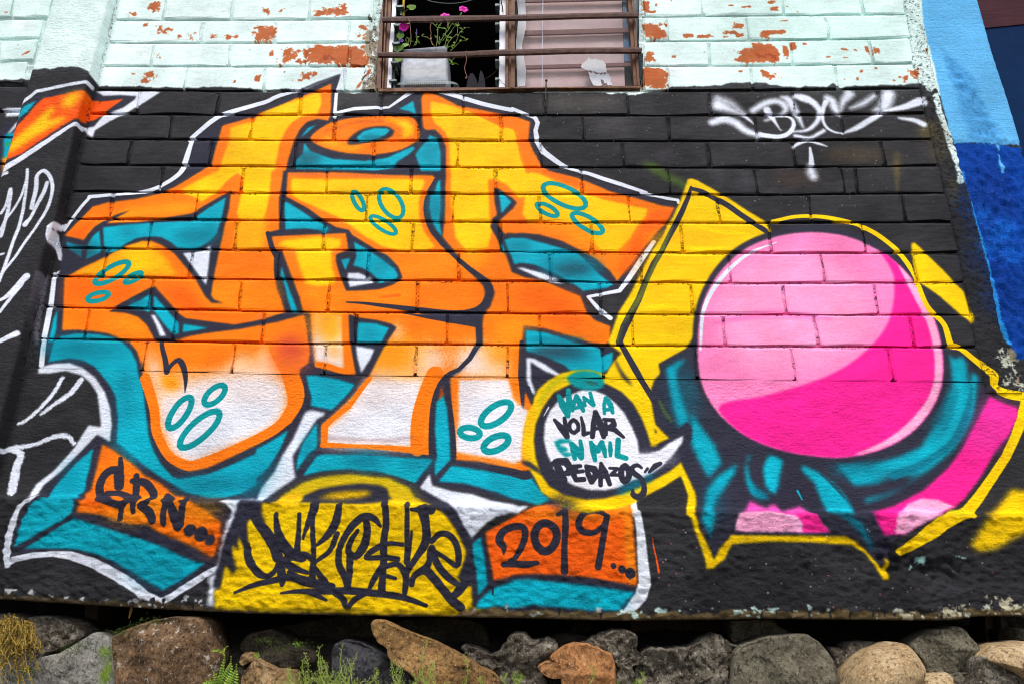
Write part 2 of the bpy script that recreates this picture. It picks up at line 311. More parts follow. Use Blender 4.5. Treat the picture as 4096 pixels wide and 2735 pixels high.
    fill('W', "@23 1590,1205 1615,1310 1780,1360 1980,1390 2160,1450 2347,1480 @33 60,1500 150,1500 60,1568 @24 2347,-10 2200,30 2100,100 1970,235 1930,160 1880,80 1840,0 @23 1830,1560 1760,1480 1500,1330", 4, 0)
    line('W', "@33 1110,1440 1120,1568 @34 1150,0 1180,200 1200,450 1215,640 1180,760 1100,860 1030,930", [22, 22, 26, 34, 40, 34, 20], 8, 0)
    # ---------------- letter one
    fill('O', "@12 590,595 690,490 850,330 1000,290 1250,260 1450,215 1600,150 1850,0 @11 1940,1500 1980,1350 2010,1250 2040,1155 2160,1122 2330,1072 @21 0,1055 200,980 400,890 570,825 690,770 685,1000 665,1110 560,1095 470,1120 400,1190 360,1270 330,1350 300,1450 270,1568 @22 250,0 235,100 215,250 210,350 218,540 100,572 105,600 130,720 170,780 165,900 175,980 190,1080 230,1180 260,1280 275,1300 130,1345 0,1385 @12 2150,1415 1980,1395 1700,1355 1630,1300 1420,1060 1350,1100 1230,1150 1080,1230 1000,1290 1150,1300 1270,1340 1350,1410 1430,1568 @13 1340,0 1310,130 1290,200 1260,80 1190,0 @12 1120,1545 1000,1490 850,1470 700,1455 568,1462 580,1245 590,980 650,950 570,700 760,640", 3, 0)
    fill('Y', "@11 2120,1170 2280,1130 2347,1105 @21 0,1080 100,1020 380,910 560,850 590,860 600,950 560,1045 430,1060 340,1120 280,1190 220,1300 190,1450 165,1568 @22 140,0 125,200 100,350 60,460 -20,470 @12 2190,440 2165,380 2190,300 2215,190 2225,60 2170,25 2100,80 1980,200 1850,290 1800,250 1640,190 1830,80 2010,0 @11 2050,1440 2110,1300", 5, 0)
    fill((255,184,4), "@11 2120,1170 2200,1150 2180,1300 2130,1450 2080,1568 @12 2010,0 1830,80 1700,180 1640,190 1830,70 1960,0 @11 2010,1568 2060,1440", 8, 0, .7)
    fill('YO', "@22 -10,450 100,440 90,600 60,720 -20,720 @12 2120,720 2140,520 2180,440", 14, 0)
    fill('O', "@12 2050,120 2170,25 2220,60 2190,300 2160,420 2130,700 2030,700 2100,350 2125,185", 5, 0, .9)
    fill('YO', "@12 650,950 800,880 900,825 1050,740 1200,675 1320,640 1420,700 1560,860 1620,960 1500,960 900,960", 12, 0)
    fill('Y', "@12 1150,720 1330,690 1430,760 1520,900 1300,950 1100,900", 26, 0, .8)
    fill('OL', "@12 1000,470 1300,420 1750,380 1850,300 1600,290 1200,340 1050,400", 16, 0, .9)
    fill('OL', "@12 950,1340 1200,1320 1300,1400 1350,1500 1200,1500 1000,1460", 22, 0, .9)
    fill('OD', "@12 600,990 900,1000 1200,1060 1240,1130 1080,1220 900,1180 600,1230", 26, 0, .55)
    fill('OD', "@12 1440,1060 1650,1050 1800,1080 1850,1200 1900,1280 2200,1300 2347,1300 2300,1380 2000,1370 1700,1320", 22, 0, .6)
    fill('OD', "@12 600,590 800,470 880,470 800,570 750,620", 10, 0, .6)
    fill('OL', "@12 1780,1060 2300,1000 2347,1250 1950,1250", 30, 0, .6)
    fill((240,110,90), "@22 0,1310 120,1310 80,1350 0,1370", 12, 0, .6)
    # counter between arm and hump
    fill('K', "@12 560,600 650,612 765,640 800,590 870,510 960,455 1060,405 1200,362 1080,425 975,482 1250,470 1450,442 1750,395 1850,335 2120,180 2100,350 2060,500 2010,720 1970,900 1935,1140 1960,1180 2050,1217 1940,1212 1880,1150 1800,1010 1700,880 1600,760 1480,680 1380,640 1300,645 1150,690 1000,770 900,820 750,890 650,950 540,950 570,780", 3, 0)
    fill('T', "@12 945,520 1150,495 1400,475 1750,460 1900,350 2070,245 2040,400 1990,570 1930,640 1830,700 1750,720 1620,700 1560,650 1480,610 1380,600 1250,620 1150,670 1050,740 970,750 960,700 950,690", 3, 0)
    blob('TD', "@12 1800,590", 160, 60, .7); blob('TD', "@12 1180,560", 60, 40, .4)
    fill('T', "@12 910,550 850,600 805,670 790,810 920,750 925,700", 3, 0)
    fill('T', "@12 605,650 730,685 800,690 790,700 750,720 745,795 620,710", 4, 0); blob('K', "@12 740,740", 120, 60, .6)
    fill('W', "@12 1675,755 1780,745 1840,735 1930,685 1890,1050 1780,900", 3, 0)
    # lower counter
    fill('K', "@12 1400,1055 1640,1320 1700,1355 1980,1390 2150,1412 2347,1375 @22 130,1345 260,1300 480,1300 440,1322 200,1385 0,1422 @12 2200,1450 1950,1480 1750,1512 1620,1540 1560,1568 1430,1568 1410,1500 1350,1410 1270,1335 1150,1300 1010,1288 1080,1230 1230,1150", 3, 0)
    fill('TL', "@12 1370,1130 1280,1190 1170,1240 1300,1265 1370,1300", 4, 0); blob('TD', "@12 1270,1220", 60, 30, .6)
    fill('T', "@12 1410,1140 1500,1240 1640,1400 1640,1490 1590,1500 1500,1400 1410,1280", 3, 0)
    fill('T', "@12 1685,1405 1910,1440 1750,1468 1672,1480", 3, 0)
    fill('W', "@12 1385,1320 1420,1322 1480,1420 1525,1515 1470,1515 1430,1410", 3, 0)
    # left teal shade
    fill('T', "@12 525,1270 515,1450 480,1568 440,1568 490,1350", 3, 0)
    fill('T', "@12 560,1515 700,1490 900,1500 1040,1530 1120,1568 @13 1200,80 1250,180 1270,300 1310,400 1330,600 1360,850 1410,1000 1480,1120 1580,1230 1650,1250 1900,1210 2100,1130 2347,1020 @23 0,980 150,900 295,805 220,980 110,1150 0,1250 @13 2347,1300 2200,1390 2060,1420 1900,1420 1700,1370 1450,1220 1300,1110 1150,980 1070,920 1080,700 1060,500 1010,400 940,310 890,250 860,220 760,165 640,145 500,170 445,180 490,0", 3, 0)
    blob('TD', "@13 800,80", 300, 60, .55); blob('TD', "@13 620,20", 200, 60, .4); blob('TD', "@13 1150,520", 60, 260, .45); blob('TD', "@13 2000,1300", 300, 50, .75); blob('TD', "@13 2300,1300 @23 60,1130", 100, 90, .5); blob('TL', "@13 1200,950", 100, 140, .6)
    # lower bowl
    fill('O', "@12 1190,1568 1120,1560 @13 1190,0 1260,80 1300,180 1310,300 1340,400 1380,600 1410,800 1450,930 1510,1020 1600,1100 1740,1180 1900,1150 2100,1060 2347,940 @23 0,940 150,850 300,740 400,600 440,500 420,380 395,290 410,240 480,190 495,100 485,0 @22 480,1568 460,1400 440,1320 200,1385 0,1422 @12 2200,1452 1950,1480 1750,1512 1560,1568 1430,1568", 3, 0)
    fill((252,196,150), "@13 1345,40 1400,80 1440,160 1470,300 1700,290 2000,260 2160,150 2200,60 2347,200 @23 40,20 100,60 200,260 260,380 280,520 240,660 150,760 0,840 @13 2100,940 1900,1030 1740,1120 1600,1000 1510,800 1450,500 1345,150", 26, 0)
    fill('WP', "@13 1380,120 1430,220 1450,420 1560,520 1700,400 2000,330 2347,300 @23 150,330 260,400 270,520 240,650 150,760 0,840 @13 2100,940 1900,1030 1740,1110 1600,1000 1510,800 1450,500 1390,300", 22, 0)
    fill('W', "@13 1500,650 1900,560 2347,560 @23 200,560 150,740 0,830 @13 2100,930 1900,1020 1740,1090 1620,960 1530,800", 30, 0, .8)
    fill('OL', "@13 1475,300 1620,310 1660,420 1560,440 1490,400", 14, 0)
    line('O', "@13 1330,330 1410,600 1430,800 1490,950 1560,1050 1660,1110 1750,1130 1880,1090 2060,1020 2347,890 @23 0,890 180,790 310,660 350,520 330,380 290,240 200,60", [40, 36, 30, 36, 34, 34, 38, 46, 60, 70], 4)
    line('O', "@23 150,0 240,150 320,300 370,440 360,560 280,700", [40, 56, 60, 50], 5)
    blob((222,90,70), "@23 330,100", 120, 120, .8); blob((214,60,52), "@23 300,40", 80, 60, .5)
    line('K', "@12 1480,1540 @13 1490,60 1515,160 1530,270", [16, 20, 24], 3); line('K', "@13 1530,262 1590,190 1640,165 1680,220 1700,330 1695,460", [18, 18, 22, 24, 18, 3], 3)
    # ---------------- middle letter: ring
    fill('T', "@21 550,1150 480,1172 440,1220 410,1262 450,1235 500,1190", 4, 0)
    fill('T', "@21 440,1310 500,1390 700,1460 1000,1480 1200,1450 1440,1345 1460,1365 1400,1420 1290,1490 1260,1540 1100,1568 360,1550 355,1480 430,1410", 4, 0)
    line('TD', "@21 370,1500 700,1540 1200,1500", 20, 16, 0, .5); blob('K', "@21 480,1450", 90, 50, .5)
    fill('T', "@21 1590,1240 1660,1270 1690,1400 1692,1568 @22 1690,5 1510,5 @21 1500,1530 1460,1420 1520,1340 1570,1290", 4, 0); blob('TD', "@21 1600,1420", 60, 100, .5)
    fill('T', "@21 1310,1000 1440,925 1467,1050 1400,1020", 3, 0)
    fill('O', "@21 495,1270 560,1200 680,1130 850,1085 1100,1060 1300,1060 1430,1075 1470,1110 1500,1200 1500,1250 1440,1320 1300,1385 1100,1418 900,1412 700,1382 560,1330", 3, 1)
    fill('YO', "@21 560,1290 680,1255 700,1290 820,1340 900,1330 1000,1340 900,1390 700,1350", 14, 0, .9)
    fill('Y', "@21 1150,1085 1380,1100 1445,1170 1440,1240 1340,1270 1350,1180 1270,1120", 10, 0)
    line((200,90,30), "@21 640,1200 900,1120 1150,1110", 20, 18, 0, .5)
    fill('K', "@21 830,1300 880,1240 980,1180 1120,1155 1220,1165 1268,1200 1250,1240 1180,1280 1050,1300 950,1325 850,1330", 5, 1)
    fill('TL', "@21 920,1262 980,1205 1080,1175 1200,1175 1225,1195 1180,1240 1100,1265 1040,1290 950,1300", 4, 0); blob('TD', "@21 1050,1255", 70, 16, .8)
    # body
    LEG = "@22 145,600 825,565 845,720 740,770 735,820 770,950 830,1100 990,1095 1500,1130 1500,1310 1750,1385 2010,1425 2020,1568 @23 2000,30 1900,200 1830,260 1740,300 1690,340 1630,450 1600,650 1590,1018 900,962 600,950 600,760 720,650 900,480 1020,340 1060,260 1180,30 @22 1200,1568 1285,1435 1240,1405 1100,1370 940,1350 850,1320 860,1568 @23 870,30 912,295 800,290 650,250 540,210 530,30 @22 520,1568 500,1310 430,1285 400,1160 330,980 290,870 240,740 165,715"
    fill('O', LEG, 3, 0)
    fill('O', "@22 290,15 800,18 1200,40 1620,45 1640,70 1600,170 1560,260 1538,350 1550,450 1600,570 1700,690 1830,800 1990,960 2080,1050 2100,1120 2070,1230 1950,1290 1700,1280 1300,1250 1100,1240 830,1215 800,1150 830,1100 1130,1085 1260,1040 1340,980 1300,880 1200,780 1080,715 880,590 850,545 730,520 600,440 480,350 275,240 285,100", 3, 0)
    fill('Y', "@22 330,70 700,80 1200,75 1530,80 1550,110 1510,200 1490,300 1500,440 1540,560 1640,700 1550,735 1300,735 1150,690 1000,600 860,500 740,420 560,340 400,270 330,220 320,130", 5, 0)
    line((225,110,60), "@22 320,30 700,40 1200,55", 14, 10, 0, .6)
    fill('Y', "@22 250,640 600,605 780,630 770,700 690,730 700,900 730,1000 690,1050 560,1060 450,1030 400,880 360,730 200,680", 7, 0)
    fill('YO', "@22 860,880 1340,860 1500,740 1750,760 1820,820 1800,950 1500,980 1340,960", 40, 0, .3)
    fill('OL', "@22 480,1080 900,1130 1400,1100 1450,1220 1000,1180 500,1200", 26, 0, .7)
    fill('OL', "@22 100,1000 200,1000 240,1200 100,1250 -20,1200", 26, 0, .5)
    line('OD', "@22 1130,1160 1310,1140", [4, 16], 14, 0, .8)
    # right letter
    fill('O', "@21 1540,845 1515,900 1520,1050 1530,1170 1560,1195 1640,1190 1700,1250 1740,1350 1742,1568 @22 1735,200 1728,450 1710,610 1880,810 2000,920 2140,1000 2190,1120 2150,1240 2090,1310 2075,1400 2080,1568 @23 2075,30 2000,160 1900,260 1780,330 1790,600 1830,900 1832,1075 2050,1090 2347,1158 @33 70,1185 150,1170 200,1180 140,1100 110,1000 100,800 190,600 120,450 100,680 85,500 75,330 92,0 @32 100,1410 300,1440 620,1540 700,1568 @33 850,20 @32 895,1560 900,1425 760,1370 680,1290 625,1150 450,1080 300,1010 120,980 0,932 @22 2347,935 2290,770 2240,720 2220,640 2150,510 2200,480 2280,600 @32 0,575 100,570 250,585 450,640 640,735 760,800 900,920 965,1010 1000,960 1180,740 1300,590 1400,490 1490,340 1370,320 1100,240 900,190 620,70 330,0 @31 260,1500 200,1400 150,1280 165,1120 0,1060 @21 2250,1045 1850,970 1700,890 1600,850", 3, 0)
    fill('Y', "@21 1600,930 1750,960 1950,1020 2130,1110 2250,1170 @31 0,1180 45,1220 60,1330 100,1460 130,1568 @32 260,30 400,100 600,180 850,270 1240,350 1220,430 1150,500 1080,620 960,740 800,720 700,560 600,480 280,450 150,480 0,250 @22 2200,90 2130,90 2140,400 2160,560 2130,700 1950,760 1830,620 1785,300 1785,0 @21 1780,1568 1770,1300 1730,1210 1640,1130 1600,1050", 5, 0)
    fill('YO', "@32 200,330 500,430 900,480 1150,500 1050,640 900,740 700,700 500,560 200,480", 30, 0, .55)
    fill('YO', "@22 1850,760 2130,720 2150,800 2000,900 1900,830", 30, 0, .7)
    line('OD', "@32 300,0 450,60 650,130", 26, 6, 0, .4); line('O', "@21 1900,990 2150,1110 @31 30,1180 60,1260 100,1450 150,1568", [8, 20, 26, 30], 6, 0, .7)
    fill('OD', "@32 1230,440 1330,360 1480,350 1430,460 1350,520 1200,740 1080,900 1000,960 960,900 1060,740 1150,560", 12, 0, .6)
    fill('OD', "@32 60,1050 300,1080 600,1160 620,1300 640,1450 400,1450 200,1320 60,1280", 40, 0, .6)
    fill('OL', "@32 -10,1330 240,1330 240,1430 90,1420 80,1568 -10,1568 @22 2200,1568 2150,1330", 26, 0, .7)
    fill('O', "@22 2130,90 2190,75 2300,130 2347,180 @32 60,250 120,240 100,380 10,420 @22 2300,460 2230,470 2180,460 2150,300", 5, 0)
    fill('K', "@22 2180,155 2200,148 2300,215 @32 0,250 45,295 10,350 @22 2300,400 2210,480 2270,570 @32 0,572 0,640 @22 2260,700 2200,600 2148,512 2170,440 2210,410 2185,280", 4, 0)
    fill('T', "@22 2225,200 2240,190 2342,290 2250,395", 3, 0)
    fill('O', "@22 2225,486 2285,500 2300,560 2285,585 2260,540", 3, 0)
    fill('T', "@32 -60,630 0,615 120,620 280,660 450,710 600,750 700,850 800,950 930,1045 860,1075 650,1102 600,1060 500,1000 380,930 200,860 80,845 20,860 0,800 @22 2310,720 2280,640", 3, 0)
    blob('TD', "@32 560,880", 200, 70, .85); blob('K', "@32 560,900", 120, 40, .5); blob('TD', "@32 60,690", 90, 40, .6); blob('TD', "@32 330,850", 60, 100, .35)
    fill('T', "@22 2240,690 2270,760 2280,740 2250,650", 3, 0)
    fill('W', "@32 40,890 100,890 280,940 400,985 475,1035 400,1030 250,985 130,930", 4, 0)
    fill('T', "@32 125,1460 280,1475 560,1568 @33 700,30 812,60 815,130 925,90 920,180 880,250 820,285 700,255 540,262 510,240 480,210 300,130 130,80 128,0", 4, 0)
    blob('K', "@33 420,90", 200, 50, .8); blob('TD', "@33 640,140", 120, 60, .4); blob('TD', "@32 400,1540", 200, 20, .5)
    fill('W', "@33 132,140 200,150 300,200 445,300 420,312 300,265 170,180 175,350 212,450 205,485 165,440 132,340", 3, 0)
    line('K', "@33 88,0 78,300 92,480 102,690", [18, 20, 16, 3], 4, 0)
    line('K', "@33 140,420 190,530", [20, 8], 4, 0)
    # feet, white
    fill((250,200,160), "@23 1050,300 1120,60 1400,40 1600,60 1720,140 1700,200 1620,290 1590,350 1540,480 1480,700 1450,955 900,935 640,920 660,780 760,720 850,620 980,420", 24, 0)
    blob('OL', "@23 1250,110 1330,130", 200, 90, .9); blob('OL', "@23 1430,400", 90, 90, .6); blob('WP', "@23 1600,150", 140, 90, .5)
    fill('WP', "@23 1010,350 1540,345 1480,600 1450,955 900,940 620,930 660,780 760,720 850,620 960,440", 14, 0)
    fill('W', "@23 900,650 1440,500 1440,940 900,930 640,920 700,770", 40, 0, .8)
    line('O', "@23 1640,300 1580,420 1510,620 1480,800 1480,980", [70, 60, 54, 50], 5)
    line('O', "@23 1040,330 960,430 850,590 700,700 630,770 625,930", [20, 22, 18, 26, 24], 4, 0); line('O', "@23 610,940 900,950 1200,965 1580,1000", [20, 14, 18, 26], 4, 0)
    line((150,110,112), "@23 660,870 900,890 1200,900 1430,870", 14, 14, 0, .35)
    fill((252,216,190), "@23 1870,90 2290,60 2310,330 1860,300", 26, 0); blob('OL', "@23 2200,120", 120, 70, .9); blob('WP', "@23 1980,150", 120, 90, .7)
    fill('WP', "@23 1860,345 2310,340 2335,420 @33 10,520 60,570 170,640 130,720 110,820 90,950 90,1080 0,1112 @23 2347,1110 2250,1072 1845,1008 1830,950 1862,700 1855,500", 5, 0)
    fill('W', "@23 1900,500 2300,480 @33 60,640 80,1050 @23 2300,1060 1860,980 1880,700", 30, 0, .7)
    fill('WP', "@22 530,1310 780,1330 800,1568 @23 805,250 650,190 545,180 530,30 @22 520,1568", 10, 0); blob('OL', "@22 620,1380", 100, 120, .9); blob('YO', "@22 700,1440", 60, 110, .8); blob('OL', "@23 720,90", 50, 50, .6); line('O', "@23 565,205 640,215 760,255 850,270", [24, 24, 20], 4, 0)
    fill('O', "@22 790,1300 850,1320 862,1568 @23 905,290 810,270 800,0 @22 790,1568", 4, 0)
    blob((252,190,140), "@22 1290,1480", 50, 60, .8)
    # K line work
    line('K', "@22 830,1205 1000,1215 1200,1240 1500,1275 1800,1305 1990,1290 2090,1230 2140,1130 2130,1050 2060,980 1930,880 1830,790 1700,660 1600,520 1565,400 1562,300 1590,200 1650,90", [6, 12, 18, 24, 24, 30, 32, 30, 30, 26, 22, 18, 18, 22, 24, 24, 24, 24], 3)
    line('K', "@22 1340,1300 1600,1345 1780,1370 2040,1412", [6, 20, 22], 3, 0); line('K', "@22 2042,1412 2048,1568 @23 2030,30 1960,150 1860,250 1780,285 1745,320", [24, 24, 20, 16, 22], 3, 0)
    line('K', "@22 1800,1330 1950,1325 2100,1305", [14, 14, 6], 4, 0)
    line('K', "@23 1740,310 1680,400 1630,560 1615,800 1620,1040", [16, 20, 22, 26, 30], 3); line('K', "@23 1740,320 1760,500 1790,750 1805,1000 1790,1080", [16, 22, 24, 26], 3)
    fill('K', "@22 735,775 850,740 870,730 822,568 870,590 1080,715 1200,780 1300,880 1340,980 1260,1040 1130,1085 990,1097 830,1102 770,950 738,840", 4, 0)
    fill('T', "@22 895,650 1020,720 1150,810 1270,900 1300,950 1295,985 1120,1035 1120,1000 1050,930 970,890 890,870 920,780", 3, 0); blob('TD', "@22 1150,880", 60, 60, .6)
    fill('T', "@22 780,820 865,798 820,915", 3, 0)
    fill('W', "@22 835,990 842,935 940,935 1010,965 1060,990 1075,1030 860,1067", 3, 0)
    fill('T', "@22 1690,80 1692,200 1690,350 1680,450 1705,610 1650,540 1610,450 1590,330 1600,220 1640,190 1665,100", 3, 0); blob('TD', "@22 1640,330", 50, 100, .7)
    fill('T', "@22 230,870 260,960 300,1080 350,1200 385,1295 330,1300 290,1180 265,1060 228,960", 3, 0)
    line('K', "@22 190,800 190,970", 24, 3, 0)
    fill('K', "@22 215,230 275,240 480,350 600,440 730,520 850,545 870,590 820,570 105,600 100,570 215,545", 3, 0)
    fill('T', "@22 255,285 290,290 420,370 520,440 600,480 660,520 630,582 600,545 450,530 270,540 265,440", 3, 0); blob('TD', "@22 620,540", 50, 20, .5)
    line('K', "@22 105,570 150,715 190,790", [18, 24, 24], 3, 0)
    fill('K', "@22 850,1315 940,1350 1100,1370 1240,1405 1288,1437 1200,1568 @23 1180,30 1060,260 1020,320 930,310 870,30 @22 860,1568", 4, 0)
    fill('T', "@22 935,1390 1100,1400 1220,1440 1150,1568 920,1568", 3, 0); blob('TD', "@22 1050,1500", 60, 50, .6)
    fill('W', "@23 915,35 1085,65 1050,150 965,280 930,150", 3, 0)
    fill('T', "@23 460,305 550,305 750,340 905,385 860,450 695,620 500,580 510,500 480,400", 3, 0); blob('TD', "@23 680,450", 90, 70, .4)
    fill('T', "@23 1715,480 1750,600 1775,900 1780,1080 1640,1220 1640,1100 1660,1060 1640,800 1650,550", 3, 0); fill('OD', "@23 1700,390 1720,480 1670,540", 5, 0, .7)
    fill('T', "@23 560,1040 620,1025 1100,1040 1620,1075 1560,1150 1460,1290 1300,1230 1100,1180 850,1160 600,1180 430,1220 470,1160", 3, 0); blob('TD', "@23 1080,1090 960,1080", 120, 50, .7); blob('TD', "@23 1480,1110", 120, 40, .6)
    fill('T', "@23 560,740 560,960 480,1020 370,1180 375,1080 430,920 520,790", 3, 0); blob('TD', "@23 470,970", 40, 100, .4)
    fill('T', "@23 1790,1130 1900,1145 2347,1215 @33 0,1220 180,1240 210,1290 290,1390 360,1440 240,1490 100,1450 0,1430 @23 2200,1370 1900,1290 1670,1275", 3, 0); blob('TD', "@23 2250,1290", 90, 50, .5)
    line('K', "@33 -200,1150 0,1190 120,1220 190,1195", [22, 28, 30, 24], 4)
    # ---------------- bottom left block
    fill('T', "@13 860,960 770,1370 700,1400 680,1450 660,1568 @14 650,0 600,50 130,310 200,60 240,0 @13 250,1568 270,1500 320,1450 430,1420 560,1260 700,1100", 4, 0, rag=2)
    fill('T', "@14 680,45 850,100 1050,160 1240,225 1300,240 1500,310 1650,390 1800,450 1880,455 1700,590 1490,705 1300,590 1150,500 1000,420 850,365 700,330 540,320 220,322", 4, 0)
    blob('TD', "@14 1200,400", 120, 60, .35); blob('TD', "@14 1430,540", 200, 70, .5); blob('TD', "@13 640,1250", 60, 140, .35)
    fill('O', "@G 370,110 500,180 620,260 800,400 900,500 1100,600 1290,760 1390,770 1480,830 1700,960 1860,1090 1840,1250 1760,1530 1600,1440 1400,1340 1100,1220 1000,1160 940,1110 760,1110 560,1060 350,990 50,960 110,800 150,740 230,700 330,300", 5, 0)
    fill('OD', "@G 110,790 280,700 400,880 550,910 560,960 300,900 100,880", 14, 0, .6); fill('OD', "@G 1700,1230 1860,1100 1840,1300 1760,1520 1640,1420", 22, 0, .7); fill((255,92,30), "@G 340,220 560,240 420,320 330,330", 20, 0, .6); blob((250,170,20), "@G 700,980 1600,950 1000,880", 160, 60, .45)
    for s, w_ in (("@G 600,290 605,400 600,480", [16, 22, 24]), ("@G 605,520 590,640", [26, 30]), ("@G 560,430 480,440 400,500 350,600 340,700 380,790 480,840 600,870 660,830 740,790 600,730 430,730", [26, 30, 30, 30, 30, 26, 24, 26, 22, 20, 20, 20]), ("@G 560,470 570,640", [26, 26]),
                  ("@G 610,900 590,1040", [22, 22]), ("@G 800,510 800,640 790,760 760,880 760,960", [22, 26, 24, 22, 16]), ("@G 750,570 900,590 990,680 1020,760 930,830 860,880 960,960 1010,1070", [20, 28, 28, 28, 26, 26, 30, 26]),
                  ("@G 1190,760 1160,850 1140,1000 1140,1110", [20, 20, 22, 18]), ("@G 1190,770 1240,900 1290,1050 1320,1150", [24, 28, 34, 28]), ("@G 1400,800 1370,950 1350,1130", [20, 24, 24])):
        line('K', s, w_, 4)
    for s, w_ in (("@G 1470,1190 1472,1191", 40), ("@G 1610,1230 1612,1240", 46), ("@G 1720,1310 1722,1311", 34)): line('K', s, w_, 9, 0)
    # ---------------- yellow dome with the tag
    fill('LY', "@D 500,240 620,150 750,70 900,20 1150,-5 1350,20 1480,30 1650,110 1700,190 1800,235 1900,270 2000,370 2060,460 2120,580 2150,650 2140,740 2100,860 2120,960 2200,930 2215,1120 2347,1180 2300,1230 @D 0,1200 0,980 50,960 80,760 150,840 190,800 150,680 150,590 190,640 210,480 250,640 290,700 270,380 390,235", 5, 0)
    fill('LG', "@D 500,240 620,150 750,70 900,20 1150,-5 1350,20 1480,30 1650,110 1800,235 1600,170 1400,80 1100,40 900,70 700,160", 18, 0, .5); fill((206, 178, 14), "@D 500,238 620,150 750,70 900,20 1150,-5 1350,20 1480,30 1650,110 1700,190 1800,235 1500,215 1400,235 1000,240 700,240", 6, 0, .75)
    fill('YO', "@D 500,240 700,200 740,140 600,190", 16, 0, .6)
    fill('K', "@D 730,230 760,170 900,110 1100,80 1250,65 1400,80 1470,110 1490,180 1520,200 1400,230 1200,240 1000,235", 5, 0); fill((240,190,0), "@D 880,190 1000,150 1150,135 1300,135 1340,150 1250,185 1050,200", 8, 0)
    fill('K', "@D 210,200 400,220 400,320 440,440 500,560 510,600 430,480 350,380 300,370 270,430 270,580 300,700 200,520 140,560 90,740 20,960 -20,960 60,600 150,380", 5, 0)
    fill('K', "@D 1820,250 1980,230 2060,300 2120,440 2180,520 2200,560 2240,1000 2260,1130 2200,1130 2190,930 2120,960 2070,870 2100,800 2140,700 2150,640 2060,460 1960,320", 5, 0)
    T_ = [("@D 330,360 420,470 500,590 530,700", [26, 40, 44, 36]), ("@D 270,600 290,720 370,830 450,860 520,800 540,700", [26, 30, 28, 20, 18, 14]), ("@D 520,330 530,450 570,560 640,660 740,700", [18, 28, 36, 40, 36]), ("@D 530,560 550,700 570,860 570,930", [26, 26, 34, 18]),
          ("@D 720,330 710,500 700,650", [16, 20, 26]), ("@D 750,540 790,420 840,300 850,240", [10, 22, 36, 34]), ("@D 835,320 835,500 840,700 830,880", [18, 20, 22, 28]), ("@D 860,600 960,510 1030,400 1060,250", [10, 28, 34, 24]), ("@D 860,740 980,640 1040,500", [14, 20, 22]),
          ("@D 600,720 680,690 780,680 850,760", [30, 26, 22, 14]), ("@D 620,760 700,800 790,830", [30, 22, 14]), ("@D 640,830 720,880 840,900", [24, 24, 18]), ("@D 860,790 900,860 980,960", [14, 22, 20]),
          ("@D 170,1000 320,940 480,900 640,870 800,910 1000,950", [10, 18, 22, 26, 34, 26]), ("@D 560,1005 700,990 900,990 1150,985 1400,1010 1600,1040 1800,1110", [8, 16, 22, 26, 24, 22, 14]), ("@D 780,990 880,1030 950,1065", [16, 16, 10]), ("@D 1020,1000 1090,1050 1130,1130 1190,1060 1290,1010", [20, 24, 18, 20, 14]),
          ("@D 1410,430 1360,370 1280,350 1190,410 1110,520 1060,640 1060,760 1110,870 1130,960", [12, 24, 30, 30, 26, 24, 26, 26, 20]), ("@D 1290,380 1300,480 1270,600 1200,690 1140,650 1160,560 1220,470", [24, 30, 34, 28, 24, 22, 14]), ("@D 1150,690 1150,820 1140,960", [26, 24, 18]),
          ("@D 1450,200 1460,400 1440,560 1440,700 1430,880 1420,1000", [26, 26, 28, 26, 26, 30]), ("@D 1600,590 1490,580 1380,620 1290,700 1450,700 1560,715", [16, 18, 24, 18, 20, 20]), ("@D 1430,760 1350,900 1310,980", [18, 22, 12]), ("@D 1440,780 1560,760 1630,860 1620,1000", [20, 20, 26, 20]), ("@D 1470,860 1540,880", [16, 12]),
          ("@D 1640,240 1640,400 1640,560 1640,740", [18, 20, 20, 24]), ("@D 1680,480 1660,640 1640,800", [10, 14, 12]), ("@D 1770,280 1800,420 1800,560 1720,700 1640,820", [44, 32, 34, 24, 22]), ("@D 1680,290 1840,290", [14, 40]), ("@D 1830,640 1820,760 1700,860 1680,930", [18, 24, 22, 20]), ("@D 1720,840 1800,820 1900,920 2020,1060 2100,1130", [20, 26, 28, 32, 30]),
          ("@D 1850,560 1920,500 2000,510 2060,590 2080,700 2060,770 1960,700 1870,650", [22, 22, 24, 24, 24, 20, 16, 20]), ("@D 1850,620 1900,760 1990,870 2120,960", [26, 26, 26, 14]), ("@D 1830,800 1920,900 2010,1040 2100,930", [12, 10, 24, 16]), ("@D 2010,1060 2090,1000 2140,940", [16, 18, 14])]
    for s, w_ in T_: line('K', s, np.array(w_)*.86, 4)
    # ---------------- 2019 block
    fill((255,100,14), "@24 2105,175 2200,120 @34 0,40 200,-60 400,-90 600,-60 900,-80 1085,-70 1110,200 1130,400 1140,660 900,620 700,585 400,560 150,555 0,565 @24 2300,590 2180,615 2160,500 2120,300", 4, 0)
    fill((252,150,20), "@34 1020,-70 1085,-70 1110,200 1135,650 1060,640 1040,300", 10, 0, .8); fill((250,150,20), "@33 100,1568 300,1500 430,1540 600,1500 1050,1480 1080,1568 @34 900,60 100,60", 16, 0, .6)
    fill('T', "@24 2060,215 1985,280 1990,380 2020,560 2035,750 2120,660 2100,450 2080,330", 4, 0)
    fill('TL', "@24 2010,870 2050,790 2170,690 2347,630 @34 0,615 150,605 400,630 700,665 950,700 1130,728 1030,820 980,890 750,890 500,870 200,840 0,870 @24 2250,850 2100,870", 5, 0)
    blob('TD', "@34 1000,820 660,800", 60, 30, .7)
